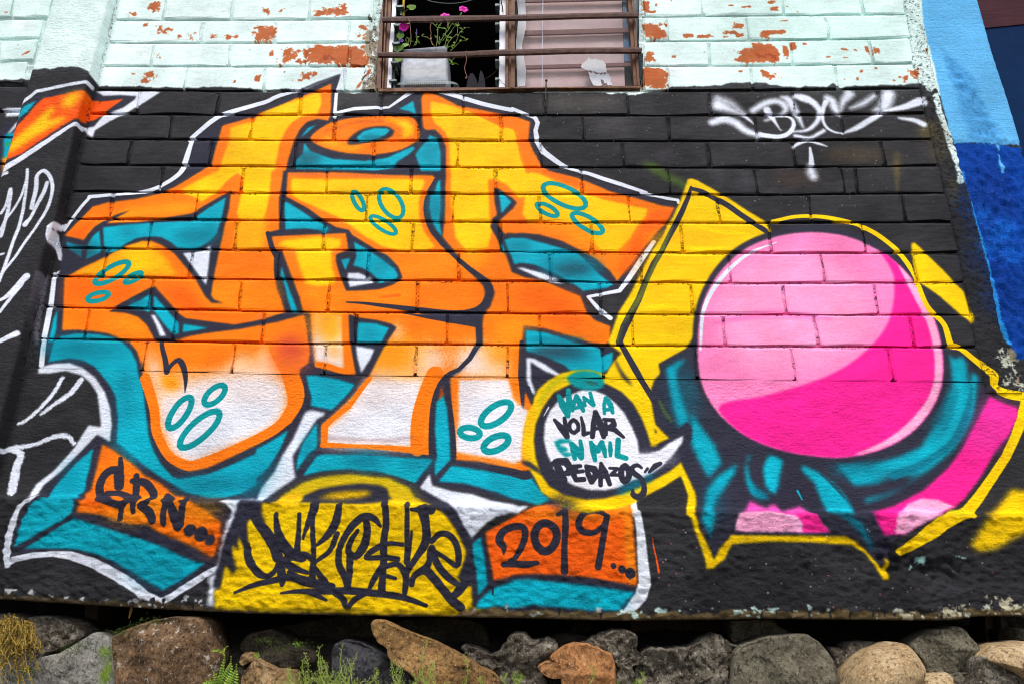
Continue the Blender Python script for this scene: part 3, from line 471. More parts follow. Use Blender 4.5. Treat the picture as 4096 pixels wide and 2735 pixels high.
    for s, w_ in (("@24 2270,380 2270,310 @24 2230,250 2260,170 @34 10,125 100,130 120,200 90,300 20,420 -20,440", [4, 22, 28, 22, 22, 22, 22, 16, 16]), ("@24 2270,470 @34 20,465 120,470 230,455", [18, 20, 22, 14]), ("@34 480,-110 490,100 480,300 480,530", [16, 22, 20, 24]), ("@34 420,10 480,-20", [14, 14]),
                  ("@34 880,30 780,-20 660,0 610,90 640,160 740,180 830,120 870,30", [12, 18, 20, 22, 22, 18, 16, 14]), ("@34 870,30 840,200 790,490", [20, 20, 22])):
        line('K', s, w_, 4)
    line('K', "@34 310,90 390,140 410,220 370,310 300,350 230,300 205,200 240,120", 26, 4, closed=True)
    for s, w_ in (("@34 928,482 929,484", 18), ("@34 1008,515 1009,517", 24), ("@34 1082,548 1083,552", 32), ("@34 1082,560 1080,608", [12, 3]), ("@24 2170,640 2170,740", [10, 5])): line('K', s, w_, 3, 0)
    line((250,90,20), "@34 1288,230 1300,320 1325,420 1342,540", [2, 4, 5, 7], 2, 0)
    # ---------------- yellow panel
    fill('LY', "@32 1640,70 1700,88 1950,230 2150,360 2347,480 @42 0,490 30,560 0,600 @32 2330,575 2200,650 2050,770 1900,900 1850,1050 1800,1200 1700,1568 @33 1600,60 1345,200 1362,330 1335,450 1298,507 1250,440 1440,880 1280,950 1200,700 1090,530 960,440 860,390 860,290 925,185 1000,100 900,20 @32 880,1568 940,1400 980,1290 1100,1100 1200,900 1290,720 1380,600 1430,480 1470,430 1540,280 1610,80", 4, 0)
    for s, rx, ry, a in (("@32 1600,620", 300, 60, .5), ("@32 1500,900", 260, 90, .5), ("@32 1450,1150", 200, 100, .4), ("@32 1350,1400", 200, 60, .4), ("@32 1900,650", 180, 60, .5)): blob((255,176,6), s, rx, ry, a)
    for s in ("@32 1700,520 1900,560 2200,580", "@32 1750,350 1900,380 2000,420", "@32 1480,830 1750,850", "@32 1200,1250 1400,1240 1560,1250", "@32 1300,1500 1500,1520", "@33 1150,200 1300,170", "@32 1560,700 1750,720 1950,700"): line((255,224,0), s, [4, 20, 4], 12, 1, .7)
    line('K', "@32 1640,150 1620,230 1560,370 1500,490 1440,600 1370,740 1300,850 1230,1000 1160,1180 1090,1310 1030,1430 980,1568 @33 990,0 1130,250 1200,370 1300,530 1330,560", [12, 20, 24, 26, 24, 22, 26, 24, 26, 30, 32, 26, 22, 26, 22, 24, 10], 3, 0)
    line('K', "@32 1650,165 1740,190 1830,240 1980,320 2100,405 2230,490 2347,570 @42 20,600", [20, 26, 28, 26, 22], 3)
    fill('K', "@33 925,110 1000,250 1070,340 1110,410 1060,370 1000,310 950,200", 6, 0)
    fill((180,196,10), "@32 1480,480 1400,700 1290,950 1170,1200 1020,1400 960,1568 930,1568 1060,1300 1180,1100 1300,850 1400,600", 8, 0, .55)
    # ---------------- right-hand motif: dark ground, bands, ball
    fill('K', "@33 1345,200 1590,60 1700,-100 @42 0,600 @u 1800,520 1900,515 2000,548 2080,610 2110,690 2150,760 2190,790 2250,870 2270,930 2330,960 2320,1000 2270,1050 2200,1120 2130,1180 2050,1240 2040,1310 2010,1290 1970,1230 1940,1225 1680,1225 1645,1270 1640,1290 1625,1250 1600,1180 1580,1110 1560,1050 1510,1020 1490,900 1500,870 1520,850", 4, 0)
    fill('T', "@33 1590,150 1500,190 1410,235 1440,400 1490,650 1540,770 1625,720 1600,650 1520,400 1510,250 1560,200", 8, 0); fill('T', "@33 1480,690 1560,740 1540,780", 12, 0, .6)
    fill('T', "@33 1640,640 1750,800 1850,930 1920,1110 1800,1240 1700,1060 1640,920", 9, 0); blob('TD', "@33 1580,480", 90, 200, .5)
    line('GR', "@33 1350,540 1400,640 1460,720", [10, 14, 8], 10, 0, .6)
    fill('T', "@43 1650,110 1700,160 1770,130 1812,180 1830,330 1835,400 1850,390 1870,270 1925,320 1915,420 1900,550 1870,700 1800,830 1680,1000 1500,1150 1300,1290 1100,1400 900,1470 880,1440 1080,1390 1250,1310 1320,1240 1200,1230 1000,1290 790,1312 640,1130 900,1130 1200,1050 1400,960 1520,780 1600,680 1650,480 1690,400 1670,200", 8, 0)
    blob('TD', "@43 1620,640", 90, 200, .7); blob('K', "@43 1230,1270", 160, 50, .8); blob('TD', "@43 800,1150", 160, 50, .8)
    line('TD', "@43 1870,420 1830,620 1760,800 1640,960 1400,1120 1150,1220", [14, 22, 26, 22, 26, 30], 14, 1, .9); line('TL', "@43 1750,300 1770,500 1720,700 1620,880 1400,1030", [16, 26, 20], 16, 1, .7)
    fill('MG', "@43 2030,495 2150,560 2290,600 2290,680 2200,850 2080,1000 1990,1170 1900,1300 1800,1430 1700,1520 @44 1560,0 1250,190 1060,200 1010,90 960,-10 @43 1150,1500 1430,1350 1650,1150 1780,970 1900,750 1990,580", 5, 0)
    fill((236,60,170), "@43 2030,495 2150,560 2290,600 2290,680 2200,850 2080,1000 1780,980 1900,750", 30, 0, .6)
    fill('PL', "@44 1170,190 1180,0 @43 1210,1560 1280,1480 1400,1430 1550,1440 1710,1505 @44 1600,-20 1560,30 1400,110 1250,190", 4, 0)
    fill((236,80,180), "@33 2130,1568 2180,1450 2347,1530 @43 0,1500 60,1480 130,1550 290,1500 350,1545 420,1568 @44 500,100 565,168 300,172 @33 2100,1568", 6, 0)
    fill('PL', "@33 2090,1568 @34 2050,80 2030,168 2347,172 @44 322,172 315,90 250,15 100,-10 @34 2200,-20", 4, 0, rag=2)
    fill((255,40,150), "@44 250,0 440,0 500,100 565,168 325,172 315,90", 4, 0)
    fill('K', "@33 2280,1568 2347,1500 @43 120,1540 290,1500 200,1568 @44 150,0 0,0 @34 2200,-5", 8, 0, .0)
    # scarf-like teal strokes under the ball
    fill('T', "@33 2060,1110 2040,1200 1950,1330 1880,1420 1830,1568 1760,1568 1790,1350 1880,1230", 8, 0); blob('TD', "@33 1850,1450", 60, 120, .4)
    fill('T', "@33 2190,1040 2150,1100 2180,1250 2250,1360 2347,1420 2280,1430 2200,1400 2150,1300 2135,1150 2160,1040", 7, 0); fill('TD', "@33 2170,1280 2250,1340 2347,1400 2347,1430 2250,1420", 10, 0)
    fill('TL', "@33 2347,1040 @43 60,1040 140,1080 110,1200 90,1330 60,1390 0,1350 @33 2320,1300 2303,1150", 7, 0)
    fill('T', "@43 300,1150 320,1125 450,1185 600,1290 700,1400 800,1568 560,1568 500,1480 420,1280 330,1200", 7, 0); line('K', "@43 480,1200 620,1330 700,1420", [4, 12, 6], 8, 0, .7)
    fill('TD', "@44 620,-20 760,30 850,80 900,170 980,320 960,330 880,230 820,150 720,60", 8, 0)
    fill('T', "@33 1760,1568 1840,1540 @34 1860,40 1830,150 1780,140 1740,60", 8, 0); line('TD', "@34 1810,140 1820,220", [20, 6], 16, 0, .7)
    line('TL', "@43 270,1360 310,1440", [8, 4], 4, 0)
    # the ball: plain pink disc with darker lower half and rim lights
    fill('K', "@u 1588,770 1600,690 1640,615 1700,560 1780,530 1875,522 1970,540 2060,590 2120,660 2160,750 2174,840 2160,920 2110,990 2040,1035 1950,1058 1860,1056 1770,1038 1690,1000 1630,945 1595,870", 4, 1)
    BALL = "@u 1600,775 1612,695 1650,625 1708,572 1785,542 1875,534 1965,551 2050,600 2108,668 2148,752 2161,838 2148,912 2100,980 2033,1023 1948,1046 1862,1044 1775,1026 1698,990 1640,938 1606,868"
    fill('P', BALL, 3, 1)
    fill('PL', "@u 1640,700 1700,610 1800,575 1900,590 1980,660 1990,760 1900,830 1760,850 1680,820", 40, 1, .6)
    fill('MG', "@u 1650,930 1760,905 1900,860 1990,800 2040,730 2050,640 2020,580 2050,600 2108,668 2148,752 2161,838 2148,912 2100,980 2033,1023 1948,1046 1862,1044 1775,1026 1698,990", 5, 1)
    fill('PL', "@u 2060,610 2108,668 2148,752 2161,838 2148,912 2100,980 2033,1023 1960,1042 2030,1008 2085,965 2130,905 2143,838 2130,755 2095,680", 4, 1)
    line('W', "@u 1606,800 1614,710 1652,640 1712,585 1780,556", [8, 16, 18, 14, 4], 3)
    line((255,80,170), "@u 1640,740 1760,720 1900,730", [10, 30, 10], 36, 1, .5)
    # yellow keyline around it
    line('LY', "@u 1771,508 1830,497 1900,500 1975,520 2040,560 2090,620 2120,690 2136,715 2165,745 2180,790 @43 1750,50 1900,170 2000,250 2065,310 2070,400 2180,470 2347,500", [16, 18, 20, 22, 22, 22, 20, 24, 22, 26, 24, 24, 30, 34, 26, 34, 36], 3)
    line('LY', "@43 2360,520 2330,700 2260,880 2180,1050 2060,1230 1930,1420 1810,1568", [30, 36, 32, 30, 30, 34, 36], 5, 0)
    line('LY', "@44 1800,0 1600,90 1500,170 1400,240 1220,355", [30, 44, 44, 34, 24], 5, 0)
    line('LG', "@44 1700,0 1790,0", 26, 8, 0, .6)
    fill('LY', "@44 1860,290 1960,130 2060,-10 @43 2120,1500 2230,1350 2400,1365 @44 2400,150 2150,290 2050,330 1920,345", 9, 0)
    fill('LY', "@42 1310,670 1340,660 1430,740 1600,900 1700,1010 1800,1110 1850,1280 1880,1340 1868,1402 1760,1310 1550,1130 1390,1020 1360,980 1340,850 1315,750", 4, 0)
    fill('LY', "@34 1590,-10 1660,-10 1690,30 1720,160 1790,280 1855,430 1900,330 2010,200 2347,205 @44 700,212 800,260 900,340 1000,450 1075,520 1090,400 1130,470 1110,610 1060,612 1000,500 900,370 760,290 680,285 400,265 0,260 @34 2020,280 1950,420 1880,470 1840,512 1780,510 1760,380 1690,200 1640,50", 4, 0)
    # ---------------- balloon
    fill('LY', "@33 205,500 240,430 330,350 450,285 560,258 700,250 860,290 960,330 1060,400 1150,520 1240,640 1310,750 1440,880 1285,950 1250,900 1535,1073 1580,1170 1680,1380 1690,1470 1670,1568 @34 1640,20 1590,0 @33 1590,1568 1612,1400 1545,1225 1400,1320 1220,1410 1080,1490 900,1530 700,1560 550,1540 440,1500 350,1430 270,1370 200,1230 120,1100 95,1000 110,800 140,650 190,560", 4, 0)
    fill('LG', "@33 340,360 450,310 560,280 560,330 420,380 320,480 240,620 250,520", 8, 0, .6); fill('YO', "@33 110,800 190,560 200,700 170,900 190,1060 120,1090 95,1000", 8, 0, .5)
    fill('K', "@33 540,380 650,370 860,378 1000,450 1110,560 1190,700 1240,830 1275,955 1320,950 1440,885 1500,830 1600,730 1650,780 1640,900 1560,1090 1440,1185 1300,1260 1150,1330 1000,1390 850,1430 680,1442 480,1400 340,1320 260,1200 215,1050 198,900 215,750 280,600 380,460", 4, 0)
    fill('K0', "@33 1545,1232 1400,1325 1230,1415 1200,1568 1585,1568 1605,1400", 4, 0)
    fill('K', "@33 1305,1190 1530,1060 1400,1000 1280,1180", 4, 0)
    fill((240,242,250), "@33 560,470 650,435 750,440 850,480 950,560 1030,650 1100,780 1150,900 1165,1020 1250,1020 1350,990 1430,930 1500,890 1568,855 1558,920 1490,1010 1380,1130 1300,1190 1200,1240 1090,1270 980,1330 850,1355 700,1350 560,1310 450,1240 380,1150 320,1020 290,880 300,740 350,620 430,530", 4, 0)
    blob((206,206,220), "@33 1300,1060", 160, 40, .5)
    fill('TD', "@33 1000,1330 1100,1270 1200,1250 1310,1180 1300,1240 1180,1320 1050,1380 940,1400", 12, 0, .8)
    fill('TM', "@33 500,330 560,280 650,258 760,270 830,310 848,370 830,410 760,435 640,430 560,400", 5, 1); fill((60,70,60), "@33 640,355 720,355 790,375 790,390 720,385", 5, 0, .8)
    for s, w_ in (("@V 450,300 500,410 555,530", [18, 30, 18]), ("@V 560,230 570,350 558,530", [18, 24, 16]), ("@V 655,300 620,390 610,470", [14, 18, 12]), ("@V 655,300 700,390 735,470", [18, 24, 14]), ("@V 620,440 720,420", 14), ("@V 740,310 755,410", [12, 12]), ("@V 740,315 850,400", [12, 18]), ("@V 815,265 850,400", [14, 16]),
                  ("@V 995,325 975,400 980,500", [16, 14, 12]), ("@V 1000,330 1050,400 1075,490", [20, 22, 14]), ("@V 980,460 1070,450", 14)): line('TM', s, w_, 3, 0)
    for s, w_ in (("@V 400,575 470,660 545,770", [12, 24, 20]), ("@V 515,555 530,650 545,770", [14, 18, 20]), ("@V 710,545 735,650 740,740 800,725", [10, 16, 18, 12]), ("@V 875,490 855,620 840,770", [18, 22, 18]), ("@V 875,490 930,620 970,770", [20, 26, 18]), ("@V 850,680 1000,660", 14), ("@V 990,570 995,640 995,740", [12, 16, 16]), ("@V 970,570 1080,580 1090,630 1020,670 1100,690 1200,775", [12, 18, 22, 18, 20, 12]), 
                  ("@V 350,1100 440,1060 530,1060 580,1130 560,1190 490,1200", [16, 26, 28, 24, 22, 14]), ("@V 410,1060 450,1150 510,1270", [20, 28, 24]), ("@V 620,1120 700,1110", [18, 14]), ("@V 640,1150 620,1210 650,1270 740,1265", [22, 20, 18, 18]), ("@V 610,1185 730,1170", 14), ("@V 770,1120 790,1200 830,1290", [14, 20, 20]), ("@V 770,1115 860,1150 890,1200 830,1290", [16, 26, 24, 20]),
                  ("@V 940,1080 935,1180 935,1330", [12, 18, 16]), ("@V 940,1080 990,1180 1040,1320", [12, 20, 16]), ("@V 935,1235 1020,1230", 14), ("@V 1040,1135 1130,1140 1060,1210 1150,1215", [10, 12, 14, 12]), ("@V 1410,1130 1360,1100 1300,1130 1320,1190 1400,1250 1440,1340 1430,1430 1370,1470 1310,1440 1310,1390", [10, 14, 16, 20, 18, 18, 22, 22, 18, 10]), ("@V 1450,1180 1480,1140", [8, 10]), ("@V 1500,1180 1570,1110 1630,1080", [10, 20, 14])): line('K', s, w_, 3, 1 if len(s) > 60 else 0)
    line('K', "@V 620,575 670,620 675,690 630,725 580,690 575,620", 15, 3, closed=True); line('K', "@V 1220,1110 1265,1170 1260,1240 1215,1290 1180,1240 1175,1160", 22, 3, closed=True)
    fill('TM', "@V 395,830 460,795 580,800 600,850 540,840 480,850 450,870 530,890 560,930 480,950 600,960 590,990 530,1010 470,960 430,910", 4, 0)
    for s, w_ in (("@V 600,850 620,940 635,1025", [16, 22, 16]), ("@V 600,860 670,940 710,1020", [20, 28, 16]), ("@V 700,820 715,920 715,1010", [14, 18, 18]), ("@V 825,840 850,940 870,1040", [16, 22, 16]), ("@V 830,850 900,930 950,840", [14, 22, 20]), ("@V 950,840 975,920 990,1000", [16, 20, 12]), ("@V 1045,840 1050,920 1050,990", [12, 18, 12]), ("@V 1140,810 1135,900 1130,990 1230,1020", [20, 20, 20, 18])): line('TM', s, w_, 3, 0)
    line('W', "@33 335,595 290,675", [6, 2], 3, 0)
    # cord of the knot over the balloon edge, small marks
    fill('K', "@33 85,1085 150,1085 240,1150 300,1230 230,1190 90,1110", 5, 0)
    blob('K', "@33 500,1500", 70, 60, .95); blob('K', "@33 400,1460", 60, 30, .9)
    fill((30,30,30), "@33 1305,780 1330,830 1312,835", 3, 0)
    # ---------------- bubble rings
    for a in (('22',935,278,118,60,62,46),('22',1238,300,175,110,55,46),('22',1165,497,160,66,33,42),('32',480,232,240,108,25,52),('32',322,358,130,62,28,48),('32',690,480,185,80,30,50),('12',1025,935,205,82,-30,54),('12',1220,980,110,52,-28,50),('12',897,1153,125,60,-14,50),
              ('13',1648,645,195,88,-55,54),('13',1967,483,145,82,-42,52),('13',1830,798,262,105,-42,54),('23',2200,658,190,100,-35,54),('23',1960,830,118,74,8,52),('23',2200,927,150,88,-25,54)): ring(*a)
    # ---------------- white tag at upper right
    S_ = [("@B 180,200 260,230 420,290", [70, 50, 12], 22), ("@B 120,370 230,340 340,370 450,450 560,490", [40, 50, 46, 40, 36], 16), ("@B 430,300 520,380", [26, 8], 8), ("@B 520,250 620,190 730,160 800,180 840,240 790,290 720,300", [36, 40, 38, 40, 34, 20, 12], 16), ("@B 660,250 720,340 790,440", [46, 26, 12], 7), ("@B 760,305 860,310 915,360 910,420 860,480 760,510 580,490", [16, 16, 20, 24, 26, 28, 30], 5),
          ("@B 800,120 870,150 930,250 1010,410", [16, 44, 40, 12], 14), ("@B 930,110 1010,130 1100,170 1170,250 1160,330 1110,400 1030,450 900,460", [30, 50, 40, 34, 30, 26, 18, 10], 10), ("@B 1250,130 1290,150 1320,230 1370,310", [40, 40, 44, 8], 16), ("@B 1230,170 1205,250 1200,340 1240,420 1320,465 1400,475", [30, 24, 18, 16, 12, 10], 6), ("@B 1400,475 1520,430 1640,360 1760,290", [10, 30, 34, 30], 8), ("@B 1380,250 1400,170 1460,90", [10, 34, 56], 18),
          ("@B 1480,230 1600,180 1700,110", [16, 30, 26], 20), ("@B 1700,250 1800,210 1840,100", [10, 60, 70], 22), ("@B 1800,260 2000,220 2170,160 2200,210", [16, 36, 50, 10], 8), ("@B 1950,325 2100,350 2190,390", [14, 30, 34], 9), ("@B 930,500 1070,520 1160,480 1210,450", [20, 18, 22, 22], 9), ("@B 910,610 980,570 1070,555 1150,575 1240,605", [16, 20, 12, 18, 6], 6), ("@B 1075,620 1085,700 1090,780", [12, 22, 28], 4), ("@B 1080,800 1090,860 1110,900", [30, 46, 40], 20), ("@B 170,130 300,180 420,270", [26, 26, 8], 30), ("@B 640,350 700,330", [10, 20], 14)]
    for s, w_, sf in S_: line('W', s, np.array(w_)*.92, sf*1.9, 1, .97, .06)
    # marks through the black of the tag
    fill('K0', "@B 740,320 850,330 880,370 840,430 790,440 750,360", 4, 0); fill('K0', "@B 1010,200 1080,220 1130,280 1125,340 1060,410 1030,420 1000,300", 5, 0); fill('K0', "@B 700,215 760,212 800,250 740,280 700,270", 8, 0); fill('K0', "@B 1240,200 1280,290 1370,345 1385,440 1320,430 1250,380 1230,280", 5, 0)
    # ---------------- bare, spattered bottom edge
    bot = np.column_stack([BOTX, BOTY]); up = bot.copy()
    def strip(col, d0, d1, xa, xb, rag=6, a=1):
        xs = np.linspace(xa, xb, 60)*K4; y = np.interp(xs, BOTX, BOTY)
        fill(col, np.vstack([np.column_stack([xs, y-d0*K4]), np.column_stack([xs, y+d1*K4])[::-1]]), 2, 0, a, rag=rag)
    strip((84,72,52), 13, 40, -200, 480, 9); strip((150,128,10), 15, 40, 500, 1045, 4, .7); strip((106,90,60), 19, 40, 1050, 2600, 9); strip((70,58,40), 5, 40, -200, 2600, 3)
    rr_ = random.Random(77)
    for _ in range(34):
        x = rr_.choice([rr_.uniform(1080, 2330), rr_.uniform(1500, 2330), rr_.uniform(0, 470)]); y = float(np.interp(x*K4, BOTX, BOTY))/K4; line('K0', '@u %.1f,%.1f %.1f,%.1f' % (x, y-22, x+rr_.uniform(-.5, .5), y-rr_.uniform(0, 12)), [rr_.uniform(5, 12), 4], 3, 0)
    for k, (xa, xb, dens_, col) in enumerate(((1420, 1760, 26, (190,222,216)), (1760, 1900, 10, (180,210,200)), (2000, 2348, 30, (190,196,176)), (0, 480, 30, (196,200,206)), (1060, 1400, 10, (170,180,180)))):
        r = random.Random(k)
        for _ in range(dens_):
            x = r.uniform(xa, xb); y = float(np.interp(x*K4, BOTX, BOTY))/K4-r.uniform(4, 26)
            chips([('u', x, y, r.uniform(3, 12), r.uniform(2, 7), r.uniform(.4, .8))], col)
    r = random.Random(9)
    for _ in range(90): 
        x, y = r.uniform(1480, 2320), r.uniform(1210, 1400); chips([('u', x, y, 1.2, 1.2, 1.3)], r.choice([(200,230,230), (190,190,190), (230,120,160)]))
    for _ in range(120):
        x, y = r.uniform(1240, 2140), r.uniform(215, 480); chips([('u', x, y, .9, .9, 1.4)], (200,215,220))
    chips([('33',2100,200,1,1,0)])
    chips([('43',2200,160,110,110,.55),('43',2190,330,90,100,.6),('43',2280,260,60,60,.6),('43',2330,400,50,50,.8)], (190,196,176)); chips([('43',2270,110,60,70,1.2),('43',2300,330,60,60,.9)], (150,140,116))
    chips([('44',1420,430,60,40,.7),('44',1760,400,70,20,.7),('44',1330,500,40,30,.5)], (150,200,196)); chips([('44',1660,900,120,60,.8),('44',2170,840,120,90,.7),('44',1280,950,100,40,.7)], (196,190,160))
    # right-hand pillar colours
    fill('B1', "@41 1385,-400 1440,200 1480,380 1530,550 1580,800 1620,980 1680,1180 1725,1310 1760,1300 2000,1290 2300,1310 @u 2600,325 2600,-300", 2, 0, rag=3)
    fill('B2', "@41 1720,1330 1740,1290 2000,1290 2330,1330 @u 2600,332 2600,860 @43 2347,140 2330,150 2230,0 @42 2150,1400 2030,900 1960,650 1900,500 1840,200 1790,0 @41 1760,1500", 3, 0, rag=4)
    for s_, rx_, ry_ in (("@42 2000,300 2100,800 2250,1200", 200, 90), ("@42 2050,520 2200,1000 2000,60", 120, 120), ("@42 2250,300 2150,100", 100, 60)): blob((0, 46, 124), s_, rx_, ry_, .7, .5)
    for s_ in ("@42 1960,380 2120,560 2260,760", "@42 2050,700 2200,500"): blob((12, 104, 206), s_, 70, 50, .7, .5)
    line((40,150,230), "@42 1800,0 1850,220 1900,400 1960,600 2060,960 2160,1400 @43 2240,0", [16, 14, 22, 30, 18, 22], 8, 0, .9, .5)
    fill('B1', "@41 2110,1300 2140,1300 2160,1420 2190,1568 2170,1568 2140,1450", 2, 0, rag=3)
    fill((70,150,210), "@41 1640,450 1760,560 1900,700 1980,900 2060,1060 2150,1200 2170,1300 1860,1280 1840,1130 1780,1000 1760,850 1680,650", 10, 0, .75, .5, rag=4)
    IMG[:] *= (1+.010*np.clip(NH, -2.5, 2.5)+.03*np.clip(NL, -2, 2)+.02*np.clip(NG, -2, 2))[..., None]
paint()
np.clip(IMG, 0, 255, out=IMG)
img = bpy.data.images.new('mural_paint', TW, TH)
buf = np.ones((TH, TW, 4), np.float32); buf[..., :3] = IMG/255.0
img.pixels.foreach_set(buf.ravel()); img.update(); img.pack()
del buf, IMG
# ------------------------------------------------------------------ materials
def newmat(name):
    m = bpy.data.materials.new(name); m.use_nodes = True; n = m.node_tree
    return m, n, n.nodes['Principled BSDF']
def N(n, t, **k):
    x = n.nodes.new(t)
    for a, b in k.items(): setattr(x, a, b)
    return x
def noise(n, scale, detail=6, rough=.6, vec=None, sc=None):
    x = N(n, 'ShaderNodeTexNoise'); x.inputs['Scale'].default_value = scale; x.inputs['Detail'].default_value = detail; x.inputs['Roughness'].default_value = rough
    g = N(n, 'ShaderNodeNewGeometry') if vec is None else None
    v = g.outputs['Position'] if g else vec
    if sc:
        mp = N(n, 'ShaderNodeMapping'); mp.inputs['Scale'].default_value = sc; n.links.new(v, mp.inputs[0]); v = mp.outputs[0]
    n.links.new(v, x.inputs['Vector']); return x.outputs[0]
def ramp(n, src, stops):
    r = N(n, 'ShaderNodeValToRGB'); e = r.color_ramp.elements
    while len(e) < len(stops): e.new(.5)
    for i, (p, c) in enumerate(stops): e[i].position = p; e[i].color = (*c, 1) if len(c) == 3 else c
    n.links.new(src, r.inputs[0]); return r.outputs[0]
def mixc(n, f, a, b, mode='MIX'):
    x = N(n, 'ShaderNodeMix', data_type='RGBA', blend_type=mode)
    for s, v in ((0, f), (6, a), (7, b)):
        if hasattr(v, 'links'): n.links.new(v, x.inputs[s])
        else: x.inputs[s].default_value = v if s == 0 else (*v, 1)
    return x.outputs[2]
def mth(n, op, a, b=0.0):
    x = N(n, 'ShaderNodeMath', operation=op)
    for i, v in enumerate((a, b)):
        if hasattr(v, 'links'): n.links.new(v, x.inputs[i])
        else: x.inputs[i].default_value = v
    return x.outputs[0]
def bump(n, bs, layers, dist=.001):
    """layers: [(height socket, metres)]"""
    h = None
    for s, k in layers:
        v = mth(n, 'MULTIPLY', s, k); h = v if h is None else mth(n, 'ADD', h, v)
    b = N(n, 'ShaderNodeBump'); b.inputs['Strength'].default_value = 1; b.inputs['Distance'].default_value = 1
    n.links.new(h, b.inputs['Height']); n.links.new(b.outputs[0], bs.inputs['Normal'])
def painted(name, layers, rough=.6, pits=None, spec=.11):
    m, n, bs = newmat(name)
    g = N(n, 'ShaderNodeNewGeometry'); s = N(n, 'ShaderNodeSeparateXYZ'); n.links.new(g.outputs['Position'], s.inputs[0])
    c = N(n, 'ShaderNodeCombineXYZ')
    for o, i, a, b in ((0, 0, X0, X1), (2, 1, Z0, Z1)):
        r = N(n, 'ShaderNodeMapRange'); r.clamp = False; r.inputs[1].default_value = a; r.inputs[2].default_value = b
        n.links.new(s.outputs[o], r.inputs[0]); n.links.new(r.outputs[0], c.inputs[i])
    t = N(n, 'ShaderNodeTexImage', image=img, extension='EXTEND', interpolation='Cubic'); n.links.new(c.outputs[0], t.inputs[0])
    col = t.outputs[0]
    if pits:
        p = ramp(n, noise(n, pits[0], 5, .7), [(pits[1], (1, 1, 1)), (pits[1]+.05, (0, 0, 0))])
        col = mixc(n, mth(n, 'MULTIPLY', p, pits[2]), col, (.012, .011, .012))
    n.links.new(col, bs.inputs['Base Color'])
    n.links.new(ramp(n, noise(n, 60, 4), [(0.3, (rough-.1,)*3), (.7, (rough+.15,)*3)]), bs.inputs['Roughness'])
    bs.inputs['Specular IOR Level'].default_value = spec
    bump(n, bs, [(noise(n, *l[:3], sc=l[4] if len(l) > 4 else None), l[3]) for l in layers])
    return m
BRUSH = (1, 1, 9)
M_brick = painted('painted_brick', [(20, 4, .6, .0013, (1, 1, 3.5)), (110, 3, .6, .0006, (1, 1, 3)), (300, 3, .6, .0003), (9, 3, .5, .003), (70, 4, .65, .0008)])
M_mort = painted('painted_mortar', [(60, 5, .65, .008), (220, 3, .6, .0015)], .7, (90, .41, .85))
M_mortw = painted('whitewashed_mortar', [(60, 5, .65, .006), (220, 3, .6, .0015)], .7, (90, .33, .6))
M_plaster = painted('painted_plaster', [(14, 5, .6, .006), (45, 5, .6, .004, (1, 1, 2.4)), (160, 4, .65, .0022)], .6, (70, .25, .8))
M_rough = painted('painted_rough_concrete', [(34, 6, .7, .014, (1, 1, 1.5)), (120, 5, .75, .0085)], .62, (60, .27, .85))
M_cast = painted('painted_cast_concrete', [(4, 4, .6, .0022, (1, 1, 30)), (60, 5, .7, .0045, (1, 1, 1.6)), (200, 3, .6, .002)], .75)
def plain(name, col, rough=.6, metal=0, layers=None, mottled=None, spec=.4):
    m, n, bs = newmat(name)
    c = col
    if mottled:
        sc, c2, lo, hi = mottled
        c = ramp(n, noise(n, sc, 6, .65), [(lo, col), (hi, c2)]); n.links.new(c, bs.inputs['Base Color'])
    else: bs.inputs['Base Color'].default_value = (*col, 1)
    bs.inputs['Roughness'].default_value = rough; bs.inputs['Metallic'].default_value = metal; bs.inputs['Specular IOR Level'].default_value = spec
    if layers: bump(n, bs, [(noise(n, *l[:3], sc=l[4] if len(l) > 4 else None), l[3]) for l in layers])
    return m
def rock(name, base, dark, light, lichen=None, fine=.003, lk=.6):
    m, n, bs = newmat(name)
    c = ramp(n, noise(n, 16, 8, .7), [(.3, dark), (.5, base), (.72, light)])
    c = mixc(n, ramp(n, noise(n, 90, 5, .7), [(.38, (.85,)*3), (.5, (0,)*3)]), c, tuple(v*.35 for v in dark))
    c = mixc(n, ramp(n, noise(n, 150, 4, .7, sc=(1, 1.3, .8)), [(.56, (0,)*3), (.64, (.55,)*3)]), c, tuple(min(1, v*1.5) for v in light))
    if lichen:
        c = mixc(n, ramp(n, noise(n, 34, 8, .75), [(lk, (0,)*3), (lk+.05, (1,)*3)]), c, lichen)
    n.links.new(c, bs.inputs['Base Color']); bs.inputs['Roughness'].default_value = .85; bs.inputs['Specular IOR Level'].default_value = .25
    bump(n, bs, [(noise(n, 22, 8, .75), fine*5), (noise(n, 75, 6, .75), fine*2.2), (noise(n, 260, 4, .7), fine*.6)])
    return m
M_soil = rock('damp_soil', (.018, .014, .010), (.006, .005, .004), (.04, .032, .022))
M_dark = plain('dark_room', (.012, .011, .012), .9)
M_rust = plain('brown_painted_steel', (.075, .024, .012), .5, .25, [(120, 4, .6, .0006)], (26, (.16, .07, .015), .42, .72))
M_bar = plain('rusty_bar_steel', (.05, .020, .014), .5, .3, [(150, 4, .6, .0005)], (40, (.13, .06, .04), .45, .75))
M_alu = plain('white_aluminium', (.72, .74, .80), .35, .1, [(60, 3, .5, .0006, (1, 1, .2))])
M_clip = plain('grey_louvre_clip', (.10, .13, .13), .4, .6)
M_yel = plain('yellow_cord_tube', (.65, .42, .01), .4)
M_cable = plain('grey_cable', (.25, .30, .30), .5)
M_wire = plain('copper_tie_wire', (.34, .17, .10), .5, .5)
M_nail = plain('rusty_nail', (.06, .045, .035), .6, .6)
M_cloth = plain('hanging_cloth', (.018, .016, .026), .9)
